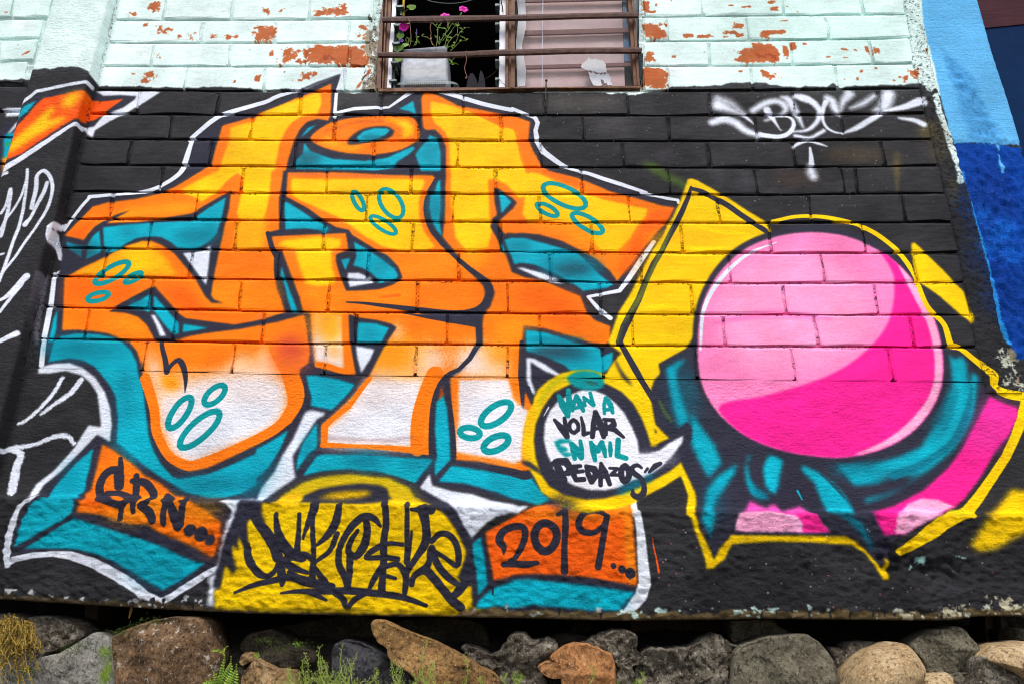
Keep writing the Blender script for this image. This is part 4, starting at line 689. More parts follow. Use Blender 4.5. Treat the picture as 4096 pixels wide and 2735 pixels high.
M_curt = plain('pink_curtain', (.72, .50, .50), .9, 0, [(18, 3, .5, .01, (1, 1, .05)), (8, 3, .5, .006)], (7, (.80, .62, .60), .35, .7))
M_blue = plain('blue_bag_print', (.05, .16, .33), .5, 0, None, (40, (.35, .42, .46), .45, .7))
M_stem = plain('petunia_stem', (.24, .36, .06), .6, 0, None, (60, (.20, .17, .04), .5, .7))
M_inner = plain('dark_red_slat', (.17, .06, .055), .6)
M_leaf = plain('petunia_leaf', (.20, .40, .05), .55, 0, None, (40, (.22, .36, .05), .4, .7))
M_dry = plain('dry_creeper', (.34, .23, .035), .8, 0, None, (50, (.12, .085, .02), .45, .7))
M_weed = plain('weed_green', (.22, .32, .04), .6, 0, None, (70, (.42, .34, .17), .5, .68))
M_fern = plain('fern_green', (.15, .30, .02), .5, 0, None, (50, (.30, .38, .03), .4, .7))
M_moss = plain('moss_green', (.05, .09, .01), .95, 0, [(300, 4, .7, .003)], (80, (.10, .13, .02), .4, .7))
M_pet = plain('magenta_petal', (.80, .01, .50), .6, 0, [(90, 3, .5, .001)])
M_pur = plain('violet_petal', (.07, .01, .25), .6)
M_eye = plain('flower_throat', (.45, .36, .05), .6)
M_wood = plain('old_planks', (.030, .018, .012), .8, 0, [(40, 5, .6, .003, (1, 1, .05))], (14, (.055, .034, .02), .4, .7))
M_nav = plain('navy_wall_paint', (.001, .018, .070), .8, 0, [(30, 4, .6, .002)], (3, (.002, .026, .088), .4, .7), .08)
M_mar = plain('maroon_wall_paint', (.042, .009, .018), .6, 0, [(10, 4, .6, .002, (1, 1, 6))], (5, (.055, .014, .02), .4, .7), .1)
def glassy(name, col, tr, rough=.12):
    m, n, bs = newmat(name)
    bs.inputs['Base Color'].default_value = (*col, 1); bs.inputs['Roughness'].default_value = rough
    t = N(n, 'ShaderNodeBsdfTransparent'); x = N(n, 'ShaderNodeMixShader'); x.inputs[0].default_value = tr
    o = n.nodes['Material Output']; n.links.new(bs.outputs[0], x.inputs[1]); n.links.new(t.outputs[0], x.inputs[2]); n.links.new(x.outputs[0], o.inputs[0])
    return m
M_glass = glassy('window_glass', (.34, .37, .40), .92)
M_clear = glassy('clear_plastic', (.42, .50, .50), .62, .2)
M_film = glassy('plastic_film', (.75, .80, .85), .55, .3)
M_smear = plain('white_paint_smear', (.66, .68, .74), .5, 0, [(60, 4, .6, .003, (4, 1, .6))])
def potmat():
    m, n, bs = newmat('white_planter_plastic')
    c = ramp(n, noise(n, 20, 6, .6, sc=(1, 1, 2)), [(.35, (.36, .40, .46)), (.6, (.56, .60, .66))])
    n.links.new(c, bs.inputs['Base Color']); bs.inputs['Roughness'].default_value = .4; return m
M_pot = potmat()
M_ribs = plain('brown_grate', (.10, .085, .06), .7)
# ------------------------------------------------------------------ object helpers
def mesh(name, vs, fs, mat, parent=None, smooth=False):
    me = bpy.data.meshes.new(name); me.from_pydata([tuple(v) for v in vs], [], fs); me.update()
    if smooth: me.shade_smooth()
    for m in (mat if isinstance(mat, (list, tuple)) else [mat]): me.materials.append(m)
    o = bpy.data.objects.new(name, me); COL.objects.link(o)
    if parent: o.parent = parent; o.matrix_parent_inverse = Matrix.Translation(-Vector(WL(parent)))
    return o
_wl = {}
def WL(o): return _wl.get(o.name, (0, 0, 0))
def thing(name, label, cat, loc=(0, 0, 0), group=None):
    o = bpy.data.objects.new(name, None); COL.objects.link(o); o.empty_display_size = .1
    o.location = tuple(loc); _wl[o.name] = tuple(loc); return tag(o, label, cat, group)
def tag(o, label, cat=None, group=None, kind=None):
    if label: o['label'] = label
    if cat: o['category'] = cat
    if group: o['group'] = group
    if kind: o['kind'] = kind
    return o
def join(parts):
    """[(verts, faces)] -> one"""
    V, F = [], []
    for v, f in parts:
        k = len(V); V += [tuple(a) for a in v]; F += [tuple(i+k for i in a) for a in f]
    return V, F
def prism(pts, y0, y1, yy=None):
    """photo outline standing at depth y0, going back to y1 (same x,z: a real solid)"""
    q = at(pts, y0); n = len(q); b = q.copy(); b[:, 1] = y1
    a = [(x[0], x[2]) for x in q]; area = sum(a[i][0]*a[(i+1) % n][1]-a[(i+1) % n][0]*a[i][1] for i in range(n))
    f = [tuple(range(n)), tuple(range(2*n-1, n-1, -1))]+[(i, i+n, (i+1) % n+n, (i+1) % n) for i in range(n)]
    return list(q)+list(b), f
def box(x0, x1, y0, y1, z0, z1):
    v = [(x, y, z) for x in (x0, x1) for y in (y0, y1) for z in (z0, z1)]
    return v, [(0, 1, 3, 2), (4, 6, 7, 5), (0, 4, 5, 1), (2, 3, 7, 6), (0, 2, 6, 4), (1, 5, 7, 3)]
def tube(pts, r, k=6, closed=False):
    pts = [Vector(p) for p in pts]; n = len(pts); rs_ = r if hasattr(r, '__len__') else [r]*n
    V, F = [], []; up = Vector((.13, .97, .21))
    for i, p in enumerate(pts):
        t = (pts[min(i+1, n-1)]-pts[max(i-1, 0)]).normalized(); a = t.cross(up)
        if a.length < .05: a = t.cross(Vector((1, 0, 0)))
        a.normalize(); b = t.cross(a)
        for j in range(k):
            an = 2*math.pi*j/k; V.append(p+(a*math.cos(an)+b*math.sin(an))*rs_[i])
    for i in range(n-1):
        for j in range(k): F.append((i*k+j, i*k+(j+1) % k, (i+1)*k+(j+1) % k, (i+1)*k+j))
    F += [tuple(range(k))[::-1], tuple(range((n-1)*k, n*k))]
    return V, F
def P(s, y): return [Vector(q) for q in at(pp(s), y)]
def hn(x, y, z, s=1.0):
    """cheap smooth 3-D noise in -1..1"""
    from mathutils import noise as mn
    return mn.noise(Vector((x*s, y*s, z*s)))
# ------------------------------------------------------------------ the brick wall
wall = thing('painted_brick_wall', 'brick house wall, flaking white above, graffiti letters and black paint below', 'wall', (0, 0.1, 0))
U = lambda x, y: (x*K4, y*K4)
XS = np.array([-40, 200, 587, 1174, 1761, 2150, 2330])
ROWS = [  # course lines (top of each joint) at XS, in overview pixels
 [-74, -72, -72, -74, -78, -80, -82], [-12, -9, -9, -12, -20, -24, -26], [44, 44, 43, 39, 33, 29, 27], [90, 96, 96, 94, 90, 84, 82], [140, 149, 150, 149, 148, 142, 140],
 [193, 203, 207, 208, 205, 199, 197], [255, 259, 261, 262, 262, 257, 256], [312, 316, 318.5, 321, 321, 316, 315], [373, 375, 379, 381, 382, 377, 376], [434, 436.5, 440, 442.5, 444.5, 439.5, 438],
 [496, 499.5, 502.5, 507, 509, 506.5, 505], [562, 566.5, 571, 574.5, 578, 577, 576], [626, 632, 638, 642, 647, 645, 644], [697, 703, 711, 716, 718.5, 719.5, 719], [770, 775, 784, 788, 791, 793, 793],
 [840, 846, 856, 865.5, 871, 875, 876]]
def rowy(i, x): return float(np.interp(x, XS, ROWS[i]))
LEFTX = [285, 262, 244, 230, 222, 212, 200, 186, 170, 155, 141, 122, 106, 96, 88]       # where each course starts (inner corner of the pilaster)
JO = [[377, 532, 709, 1600, 1795, 1976], [377, 532, 709, 1610, 1795, 1976], [461, 631, 800, 1529, 1714, 1897], [349, 527, 703, 802, 1626, 1815, 1997], [425, 607, 790, 1531, 1724, 1917],
      [317, 500, 689, 874, 1063, 1251, 1439, 1629, 1820, 2016], [390, 577, 767, 958, 1148, 1336, 1534, 1734, 1933], [297, 484, 677, 856, 1049, 1241, 1429, 1624, 1821, 2024],
      [370, 555, 749, 942, 1137, 1334, 1533, 1734, 1933, 1962], [256, 450, 646, 841, 1039, 1238, 1443, 1648, 1857, 2071], [342, 541, 744, 946, 1147, 1356, 1563, 1765, 1980],
      [242, 437, 639, 844, 1052, 1260, 1471, 1674, 1887, 2098], [347, 550, 753, 958, 1164, 1376, 1586, 1800, 2010], [200, 400, 604, 816, 1027, 1239, 1451, 1661, 1873, 2091],
      [332, 535, 744, 954, 1164, 1383, 1596, 1820, 2043]]
ENDX = [2062, 2070, 2084, 2088, 2107, 2113, 2131, 2151, 2161, 2181, 2191, 2206, 2218, 2231, 2262]
WINL, WINR = 852, 1474
rb = random.Random(3)
NB = 0
def brick(c, y0=0.0, parent=None, lean=0.0):
    """c: four photo corners tl,tr,br,bl"""
    global NB
    NB += 1
    c = np.array(c, float)
    us = [0, .02, .33, .66, .98, 1]; vs = [0, .05, .5, .96, 1]
    g = []
    for v in vs:
        for u in us:
            a = c[0]*(1-u)*(1-v)+c[1]*u*(1-v)+c[2]*u*v+c[3]*(1-u)*v
            g.append(a+np.array([rb.gauss(0, 2.2), rb.gauss(0, 1.9)]))
    q = at(np.array(g), y0)
    tilt = rb.gauss(0, .0016)
    V = []
    for i, p in enumerate(q):
        col, row = i % 6, i//6
        e = (.0030 if col in (0, 5) else 0)+(.0028 if row == 0 else .0012 if row == 4 else 0)
        if col in (0, 5) and row in (0, 4): e += .003; p = p+(q[14]-p)*.018
        V.append((p[0], y0+e+rb.gauss(0, .0007)+tilt*(v-.5), p[2]))
    F = [(r*6+k, r*6+k+1, (r+1)*6+k+1, (r+1)*6+k) for r in range(4) for k in range(5)]
    F = [f[::-1] for f in F]
    rim = list(range(6))+[11, 17, 23]+[29, 28, 27, 26, 25, 24]+[18, 12, 6]
    k = len(V)
    for i in rim: V.append((V[i][0], y0+.032, V[i][2]))
    n = len(rim)
    F += [(rim[i], rim[(i+1) % n], k+(i+1) % n, k+i) for i in range(n)]
    return mesh('brick', V, F, M_brick, parent or wall)
for r in range(15):
    jw = 6.0 if r < 5 else 6.6
    for seg in ((LEFTX[r], WINL if r < 5 else None), (WINR, None)):
        if seg[0] == WINR and r >= 5: continue
        x0, x1 = seg[0], seg[1] or ENDX[r]
        js = [x0]+[j for j in JO[r] if x0+14 < j < x1-14]+[x1]
        for i in range(len(js)-1):
            a = js[i]+(jw/2 if i else 0); b = js[i+1]-(jw/2 if i < len(js)-2 else 0)
            if r < 5 and seg[1] == WINL and i == len(js)-2: b = [854, 854, 847, 845, 836][r]; 
            if r < 5 and seg[0] == WINR and i == 0: a = 1478
            if b-a < 14: continue
            # joint lean with the perspective
            def X(x, y): return x+(x-1136)*(y-(rowy(r, x)+rowy(r+1, x))/2)/4900*1.0
            tl = (a, rowy(r, a)+6.2); tr = (b, rowy(r, b)+6.2); br = (b, rowy(r+1, b)-.4); bl = (a, rowy(r+1, a)-.4)
            c = [U(X(*p), p[1]) for p in (tl, tr, br, bl)]
            brick(c)
# white bricks left of the pilaster and the start of the wall there
LR = [([-60, 28, 118], -9, 39), ([-60, 97], 45, 87), ([-60, -2, 84], 92, 138), ([-60, 61], 144, 190)]
for js, ya, yb in LR:
    for i in range(len(js)-1):
        a, b = js[i]+3, js[i+1]-3
        brick([U(a+1.5, ya+2.5), U(b+6, ya), U(b-6 if i == len(js)-2 else b-1, yb-2), U(a-1.5, yb)])
for ya, yb in ((200, 252), (258, 312), (318, 372), (378, 436)):
    b = 60-(ya-200)*.26
    if b > -30: brick([U(-80, ya), U(b, ya), U(b-12, yb), U(-90, yb)])
# mortar: per course a weathered strip, deep under the brick above and flush at the brick below; upright joints nearly flush
def mortar_grid(xa, xb, name='mortar'):
    V, F = [], []; xs = np.arange(xa, xb+1, 9.0)
    prof = []
    for r in range(15):
        prof += [(r, -1.2, .019), (r, 1.4, .021), (r, 3.2, .015), (r, 4.3, .0045), (r, 6.6, .0032), (r, 9, .0065)]
        prof += [(r+.5, 0, .0070), (r+.93, -4, .0078)]
    for k, (r, off, d) in enumerate(prof):
        ri = int(r); fr = r-ri
        for x in xs:
            x = min(x, float(np.interp(rowy(ri, 2200), [-90, 0, 45, 90, 160, 210, 260, 325, 390, 460, 560, 660, 760, 840, 900], [2090, 2101, 2110, 2119, 2133, 2144, 2157, 2178, 2196, 2220, 2250, 2268, 2288, 2316, 2336])))
            y = rowy(ri, x)*(1-fr)+rowy(min(ri+1, 15), x)*fr+off
            p = at([U(x, y)], 0.0)[0]
            nn = hn(p[0], 0, p[2], 60)*.0022+hn(p[0], 3, p[2], 170)*.0012
            dd = d
            if ri < 5: dd = d*.75+.001
            V.append((p[0], dd+nn*.9, p[2]+hn(p[0], 7, p[2], 40)*.0012))
    m = len(xs)
    for i in range(len(prof)-1):
        for j in range(m-1): F.append((i*m+j+1, i*m+j, (i+1)*m+j, (i+1)*m+j+1))
    return V, F
V, F = mortar_grid(-100, 2330)
F2 = []
wl, wr, wz = at([U(WINL+4, 100)], 0)[0][0], at([U(WINR-2, 100)], 0)[0][0], at([U(1160, 204)], 0)[0][2]
for f in F:
    c = np.mean([V[i] for i in f], 0)
    if wl+.005 < c[0] < wr-.005 and c[2] > wz: continue
    F2.append(f)
lim = at([U(1174, 208)], 0)[0][2]
for part, mt in (([f for f in F2 if np.mean([V[i][2] for i in f]) > lim], M_mortw), ([f for f in F2 if np.mean([V[i][2] for i in f]) <= lim], M_mort)):
    idx = sorted({i for f in part for i in f}); mm_ = {a: b for b, a in enumerate(idx)}
    mesh('mortar', [V[i] for i in idx], [tuple(mm_[i] for i in f) for f in part], mt, wall, True)
# solid core behind the facing so that the wall has a body
zt = at([U(1174, -95)], 0)[0][2]; xl, xr = -3.4, at([U(2330, 700)], 0)[0][0]
zb = at([U(1174, 1380)], -.04)[0][2]
core = [box(xl, wl-.01, .034, .24, zb, zt), box(wr+.01, xr-.06, .034, .24, zb, zt), box(wl-.01, wr+.01, .034, .24, zb, wz-.004)]
V, F = join(core); mesh('wall_core', V, F, M_mort, wall)
# ------------------------------------------------------------------ displaced sheets made from a photo-space grid
def sheet(name, gx, gy, dep, mat, parent, keep=None, amp=()):
    """gx: n columns 0..1, gy rows 0..1 mapped by caller: gx,gy are 2-D arrays of photo points"""
    h, w_ = gx.shape; s = np.stack([gx.ravel(), gy.ravel()], 1); y = dep(s) if callable(dep) else np.full(len(s), dep)
    q = at(s, y); V = []
    for p in q:
        d = 0
        for a, f_, sz in amp: d += a*hn(p[0], a*900, p[2]*sz, f_)
        V.append((p[0], p[1]+d, p[2]))
    F = []
    for i in range(h-1):
        for j in range(w_-1):
            if keep is None or keep(gx[i, j], gy[i, j]): F.append((i*w_+j, (i+1)*w_+j, (i+1)*w_+j+1, i*w_+j+1))
    return mesh(name, V, F, mat, parent, True)
# smooth plaster and, below its broken lip, the rough footing beam
xs = np.linspace(-110, 2440, 420)*K4
lip = np.interp(xs, LIPX, LIPY); top = np.interp(xs/K4, XS, ROWS[15])*K4+2; bo = np.interp(xs, BOTX, BOTY)
lipn = lip+np.array([hn(x*.01, 0, 0, 1)*10+hn(x*.05, 5, 0, 1)*7 for x in xs])
rows = []
for t in np.linspace(0, 1, 46): rows.append((xs, top+(lipn-9-top)*t, None))
for t in (0.12, .25, .4, .55, .7, .85, 1): rows.append((xs, lipn-9+18*t, None))
for t in np.linspace(0, 1, 58)[1:]: rows.append((xs, lipn+9+(bo-lipn-9)*t, None))
gx = np.array([r[0] for r in rows]); gy = np.array([r[1] for r in rows])
h_, w_ = gx.shape; s_ = np.stack([gx.ravel(), gy.ravel()], 1)
lipr = np.tile(lipn, h_); t = np.clip((s_[:, 1]-lipr+9)/18, 0, 1); t = t*t*(3-2*t)
yy = -0.046*t-0.010*np.clip((s_[:, 1]-lipr)/380.0, 0, 1)
bor = np.tile(bo, h_); e = np.clip((s_[:, 1]-(bor-34))/34, 0, 1); yy = yy+.004*e*e
q = at(s_, yy); V = []
crater = [(at([U(587*3+1450/4, 1176+500/4)], -.04)[0], .17, .05, .030), (at([U(1761+1100/4, 1176+400/4)], -.04)[0], .05, .06, .018), (at([U(1761+1700/4, 1176+600/4)], -.04)[0], .10, .03, .014)]
for i, p in enumerate(q):
    b = t[i]
    d = (.0018+.0045*b)*hn(p[0], 0, p[2], 14)+(.0008+.0060*b)*hn(p[0], 4, p[2]*1.6, 38)+(.0004+.0048*b)*hn(p[0], 9, p[2]*1.3, 95)
    if s_[i, 1] < 1800 and s_[i, 0] > 2600: d += .002*hn(p[0], 14, p[2], 30)
    for c, rx, rz, k in crater:
        r2 = ((p[0]-c[0])/rx)**2+((p[2]-c[2])/rz)**2
        if r2 < 4: d += k*math.exp(-r2*1.6)*(.75+.9*hn(p[0], 1, p[2], 45))
    # lumpy, crumbling bottom edge and lip
    en = max(0, 1-abs(s_[i, 1]-bor[i]+30)/60); d += en*.009*hn(p[0], 3, p[2], 60)
    ln = max(0, 1-abs(s_[i, 1]-lipr[i]-4)/30); d += -ln*.009*abs(hn(p[0], 6, p[2], 55))-ln*.005*hn(p[0], 16, p[2], 120)
    V.append((p[0], p[1]+d, p[2]))
F = []; Mi = []
for i in range(h_-1):
    for j in range(w_-1): F.append((i*w_+j, (i+1)*w_+j, (i+1)*w_+j+1, i*w_+j+1))
nlip = 46
fa = F[:(nlip+1)*(w_-1)]; fb = F[(nlip+1)*(w_-1):]
def sub(V, F):
    idx = sorted({i for f in F for i in f}); m = {a: b for b, a in enumerate(idx)}
    return [V[i] for i in idx], [tuple(m[i] for i in f) for f in F]
v1, f1 = sub(V, fa); tag(mesh('plaster_band', v1, f1, M_plaster, wall, True), 'smooth painted plaster between the brick courses and the footing')
v2, f2 = sub(V, fb)
# underside of the beam
k = len(v2); nb = w_; last = list(range(k-nb, k))
for i in last: v2.append((v2[i][0], .045, v2[i][2]+.004))
for i in last: v2.append((v2[i][0], .50, v2[i][2]+.02))
for j in range(nb-1):
    f2.append((last[j], k+j, k+j+1, last[j+1])); f2.append((k+j, k+nb+j, k+nb+j+1, k+j+1))
mesh('footing_beam', v2, f2, M_rough, wall, True)
# ------------------------------------------------------------------ pilaster on the left
ys = np.linspace(-60, 1440, 140)
redge = np.interp(ys, [-60, 0, 165, 277, 392, 492, 592, 717, 784, 1000, 1440], [262, 246, 205, 172, 147, 125, 92, 58, 42, -12, -122])
ledge = np.interp(ys, [-60, 0, 62, 180, 392, 784, 1000, 1440], [136, 120, 100, 66, 4, -110, -172, -300])
qr = at([U(x, y) for x, y in zip(redge, ys)], PIL); ql = at([U(x, y) for x, y in zip(ledge, ys)], PIL)
V, F = [], []; NW = 34
for i in range(len(ys)):
    a, b = ql[i], qr[i]
    ring_ = []
    for dy in (.02, -.018): ring_.append((a[0]-.003, dy, a[2]))
    for k in range(NW+1):
        u = k/NW; x = a[0]+(b[0]-a[0])*u; z = a[2]+(b[2]-a[2])*u
        rnd = .006*max(0, 1-min(u, 1-u)*22)**2
        ring_.append((x, PIL+rnd+.0022*hn(x, 2, z, 25)+.0012*hn(x, 5, z, 80), z))
    for dy in (-.040, -.022, -.006, .012, .03):
        ring_.append((b[0]+.002+.0035*hn(0, dy*9, b[2], 30)*(1+(dy > -.01))+(.012*max(0, dy+.012)/.04)*abs(hn(dy, 1, b[2], 50))*3, dy, b[2]))
    V += ring_
m = NW+8
for i in range(len(ys)-1):
    for j in range(m-1): F.append((i*m+j, (i+1)*m+j, (i+1)*m+j+1, i*m+j+1))
mesh('pilaster', V, F, M_plaster, wall, True)
# ragged render fillet in the inner corner
V, F = [], []
ysf = np.linspace(-60, 870, 150)
inn = np.interp(ysf, [-60, 0, 97, 203, 318, 441, 571, 716, 788, 870], [300, 288, 262, 232, 205, 170, 140, 104, 92, 84]); re_ = np.interp(ysf, ys, redge)
for i, y in enumerate(ysf):
    a = at([U(re_[i]+3, y)], PIL)[0]; b = at([U(inn[i]+8, y)], 0.004)[0]
    n_ = 9
    for k in range(n_):
        u = k/(n_-1); x = a[0]+(b[0]-a[0])*u; d = .006+.010*(1-u)**2-.002
        V.append((x+.004*hn(u*3, 0, b[2], 60), .012-.016*(1-u)**3-.0055*abs(hn(x, 1, b[2], 60))-.003*hn(x, 5, b[2], 130), b[2]))
for i in range(len(ysf)-1):
    for j in range(n_-1): F.append((i*n_+j, (i+1)*n_+j, (i+1)*n_+j+1, i*n_+j+1))
mesh('corner_mortar', V, F, M_mort, wall, True)
# ragged strips: right end of the wall, and both sides of the window
def ragstrip(name, left, right, ya, yb, y0, mat, n=130, k_=9, rough=.006, sx=.5, par=None, jag=3.0):
    V, F = [], []; ysf = np.linspace(ya, yb, n)
    for y in ysf:
        xa = np.interp(y, *left)+jag*hn(0, 3, y*.03, 1)+jag*.6*hn(0, 8, y*.11, 1); xb = np.interp(y, *right)+jag*hn(5, 3, y*.03, 1)+jag*.8*hn(9, 8, y*.12, 1)
        for k in range(k_):
            u = k/(k_-1); p = at([U(xa+(xb-xa)*u, y)], y0)[0]; e = (1 if 0 < k < k_-1 else 0)
            V.append((p[0], (y0 if e else y0+.022)-rough*abs(hn(p[0], 1, p[2], 55))*e-rough*.5*hn(p[0], 4, p[2], 130)*e, p[2]))
    for i in range(n-1):
        for j in range(k_-1): F.append((i*k_+j, (i+1)*k_+j, (i+1)*k_+j+1, i*k_+j+1))
    return mesh(name, V, F, mat, par or wall, True)
ragstrip('edge_render', ([-90, 0, 90, 150, 203, 318, 441, 571, 716, 790, 880], [2058, 2071, 2084, 2089, 2108, 2132, 2162, 2192, 2221, 2232, 2250]), ([-90, 0, 45, 90, 160, 210, 260, 325, 390, 460, 560, 660, 760, 840, 900], [2098, 2109, 2118, 2128, 2142, 2153, 2166, 2190, 2208, 2232, 2262, 2280, 2300, 2330, 2352]), -90, 900, -.002, M_mort, 200, 12, .008)
ragstrip('window_render', ([-90, 0, 50, 110, 160, 205], [872, 868, 856, 845, 832, 826]), ([-90, 0, 50, 110, 160, 205], [884, 879, 873, 868, 864, 862]), -90, 206, -.003, M_mort, 80, 8, .010)
ragstrip('window_render', ([-90, 0, 60, 110, 160, 205], [1466, 1468, 1472, 1474, 1478, 1480]), ([-90, 0, 60, 110, 160, 205], [1477, 1478, 1481, 1484, 1485, 1484]), -90, 206, .004, M_mort, 80, 6, .006, jag=1.5)
# ------------------------------------------------------------------ window with security bars (part of the wall)
win = mesh('window', *join([box(wl-.03, wr+.03, .24, .26, wz-.05, wz-.03)]), M_dark, wall)
tag(win, 'rusty steel louvre window, open on the left and glazed with a pink curtain on the right')
def wpart(name, vf, mat, smooth=False, par=None):
    o = mesh(name, vf[0], vf[1], mat, None, smooth); p = par or win; o.parent = p; return o
def pr(s, y0, y1): return prism(pp(s), y0, y1)
# frame rails: folded steel, each with a raised lip
wpart('frame_rail', join([pr("@W 112,-600 150,-600 90,1390 20,1390", .000, .045), pr("@W 150,-600 202,-600 112,1390 92,1390", .016, .05), pr("@W 195,-600 215,-600 128,1390 108,1390", .002, .05), pr("@W 215,-600 288,-600 185,1390 130,1390", .012, .05)]), M_rust)
wpart('frame_rail', join([pr("@31 1040,-300 1072,-300 1150,785 1118,785", .004, .05), pr("@31 1075,-300 1098,-300 1172,785 1153,785", -.002, .05)]), M_rust)
wpart('mullion', join([pr("@W 2050,-400 2090,-400 2085,1390 2035,1390", .000, .045), pr("@W 2090,-400 2140,-400 2130,1390 2085,1390", .010, .045), pr("@W 2140,-400 2192,-400 2188,1390 2130,1390", .002, .045)]), M_rust)
wpart('sill_rail', join([pr("@W 50,1393 2349,1375 @31 1180,788 1180,806 0,812 @W 1000,1428 50,1436", -.006, .06), pr("@W 70,1381 2300,1370 2300,1376 70,1394", .014, .06)]), M_rust)
wpart('louvre_channel', pr("@W 286,-400 348,-400 336,60 268,880 250,1385 178,1385 205,900 262,260", .014, .03), M_alu)
wpart('louvre_channel', pr("@W 1957,-400 2048,-400 2046,240 2040,860 2034,1378 1940,1378 1945,860 1953,240", .014, .03), M_alu)
# clips that held the glass louvres
for x, y in ((390, 90), (360, 380), (335, 665), (315, 965), (285, 1250)):
    wpart('louvre_clip', join([pr("@W %d,%d %d,%d %d,%d %d,%d %d,%d" % (x-75, y, x+40, y-8, x+62, y+14, x-10, y+26, x-72, y+16), .004, .05), pr("@W %d,%d %d,%d %d,%d %d,%d" % (x-20, y+20, x+22, y+20, x+36, y+150, x+8, y+150), .02, .05)]), M_clip)
for y in (75, 370, 648, 945, 1232):
    wpart('louvre_clip', join([pr("@W %d,%d %d,%d %d,%d %d,%d" % (1885, y-16, 1945, y-12, 1945, y+12, 1880, y+22), .004, .05), pr("@W %d,%d %d,%d %d,%d" % (1895, y+22, 1940, y+16, 1940, y+100), .02, .04)]), M_clip)
wpart('side_strut', pr("@W 352,-400 380,-400 300,1385 262,1385", .034, .05), M_clip)
# security bars in front, slightly bent, with flattened ends
def bar(s_top, s_bot, y):
    a, b = pp(s_top), pp(s_bot); a = dens(a, False, 1, 60); b = dens(b, False, 1, 60); n = min(len(a), len(b))
    ia = np.linspace(0, len(a)-1, n); A = np.array([[np.interp(i, range(len(a)), a[:, k]) for k in (0, 1)] for i in ia]); ib = np.linspace(0, len(b)-1, n); B = np.array([[np.interp(i, range(len(b)), b[:, k]) for k in (0, 1)] for i in ib])
    M1 = A*.62+B*.38
    V = list(at(A, y+.012))+list(at(M1, y))+list(at(B, y+.002)); k = len(V)
    qb = at(B, y+.002); qb[:, 1] = y+.014; V += list(qb)
    F = []
    for r in range(3): F += [(r*n+i, (r+1)*n+i, (r+1)*n+i+1, r*n+i+1) for i in range(n-1)]
    F += [(3*n+i, i, i+1, 3*n+i+1) for i in range(n-1)]+[(0, n, 2*n, 3*n)[::-1], (n-1, 2*n-1, 3*n-1, 4*n-1)]
    return V, F
wpart('security_bar', bar("@W 90,268 900,252 2000,240 2349,232 @31 700,120 1160,112", "@W 110,332 900,330 2000,305 2349,300 @31 700,158 1160,152", -.030), M_bar)
wpart('security_bar', bar("@W 35,818 700,822 1300,815 2000,778 2349,776 @31 600,440 1195,438", "@W 40,880 800,892 1100,890 1500,872 2000,850 2349,845 @31 600,480 1190,478", -.030), M_bar)
wpart('security_bar', bar("@W 90,-310 2349,-330 @31 1160,-160", "@W 110,-250 2349,-265 @31 1160,-120", -.030), M_bar)
# glazed half: two fixed panes, film, curtain, inner bars
wpart('window_pane', pr("@31 14,-200 1074,-200 1118,795 20,800", .030, .034), M_glass)
wpart('plastic_film', pr("@31 40,-60 120,-60 130,250 90,420 130,640 120,790 50,798 35,400 60,150", .024, .026), M_film)
wpart('curtain', pr("@31 80,-200 1000,-200 1035,800 72,805", .062, .064), M_curt)
wpart('hanging_bag', pr("@31 1010,-100 1072,-100 1090,560 1028,570", .058, .060), M_blue)
for s in ("@31 20,-10 1070,-30 1070,-4 20,24", "@31 20,286 1090,255 1090,296 20,325", "@31 20,603 1105,575 1105,606 20,634"):
    wpart('inner_bar', pr(s, .042, .050), M_inner)
for i, s in enumerate(("@31 632,615 640,590 668,568 690,552 706,524 712,546 745,548 770,545 800,552 828,556 846,572 860,590 862,620 868,650 866,676 850,660 838,676 822,664 806,678 790,664 776,672 760,656 740,660 722,648 700,650 670,642 650,630", "@31 700,658 722,672 745,664 770,684 795,676 812,690 832,680 850,690 868,676 888,682 895,700 905,722 900,745 912,765 924,788 896,780 880,788 866,760 850,770 838,740 820,730 812,750 830,786 796,790 770,788 748,786 735,762 722,742 712,715 706,690")):
    wpart('paint_smear', pr(s, .026, .0295), M_smear)
wpart('white_cord', tube(P("@31 285,-100 283,60 279,200 280,300 277,450 279,640 275,795", .014), .0016, 5), M_alu)
wpart('yellow_tube', tube(P("@W 452,-200 450,0 443,260", .036), .0052, 7), M_yel)
# wires: drooping cable inside, tie wires on the bars, loose end
def cablepts(s, y, step=12): 
    d = dens(pp(s), False, 1, step); return [Vector(q) for q in at(d, y)]
wpart('hanging_cable', tube(cablepts("@W 700,-60 800,0 950,40 1150,58 1350,45 1560,-10 1650,-60", .12), .0018, 5), M_cable)
wpart('slack_wire', tube(cablepts("@W 1500,1370 1700,1260 1850,1160 1925,1090", .06), .0012, 5), M_nail)
wpart('slack_wire', tube(cablepts("@W 1942,1235 1990,1300 2080,1360 2200,1390 2349,1430", -.006), .0010, 5), M_nail)
wpart('slack_wire', tube(cablepts("@W 110,1449 130,1400 200,1382 290,1385", -.010), .0012, 5), M_nail)
for s in ("@W 480,300 490,260 520,300 545,370 555,470 565,600 560,670 540,740", "@W 880,255 920,300 960,340 1040,330", "@W 880,360 862,440 880,520 868,620 900,690 950,750 962,810", "@W 1070,255 1110,300 1145,340 1130,430", "@W 1430,800 1415,860 1435,900 1425,990 1400,1060 1415,1140 1440,1200 1425,1240 1412,1225 1430,1205 1450,1215"):
    wpart('tie_wire', tube(cablepts(s, -.034), .0011, 5), M_wire)
# black string on the right channel
wpart('black_string', tube(cablepts("@W 1970,-60 1980,60 1998,120 1990,190", .006), [.003]*4+[.0035]*3+[.001]*40, 5) if False else tube(cablepts("@W 1970,-60 1980,60 1998,120 1990,190", .006), .0022, 5), M_dark)
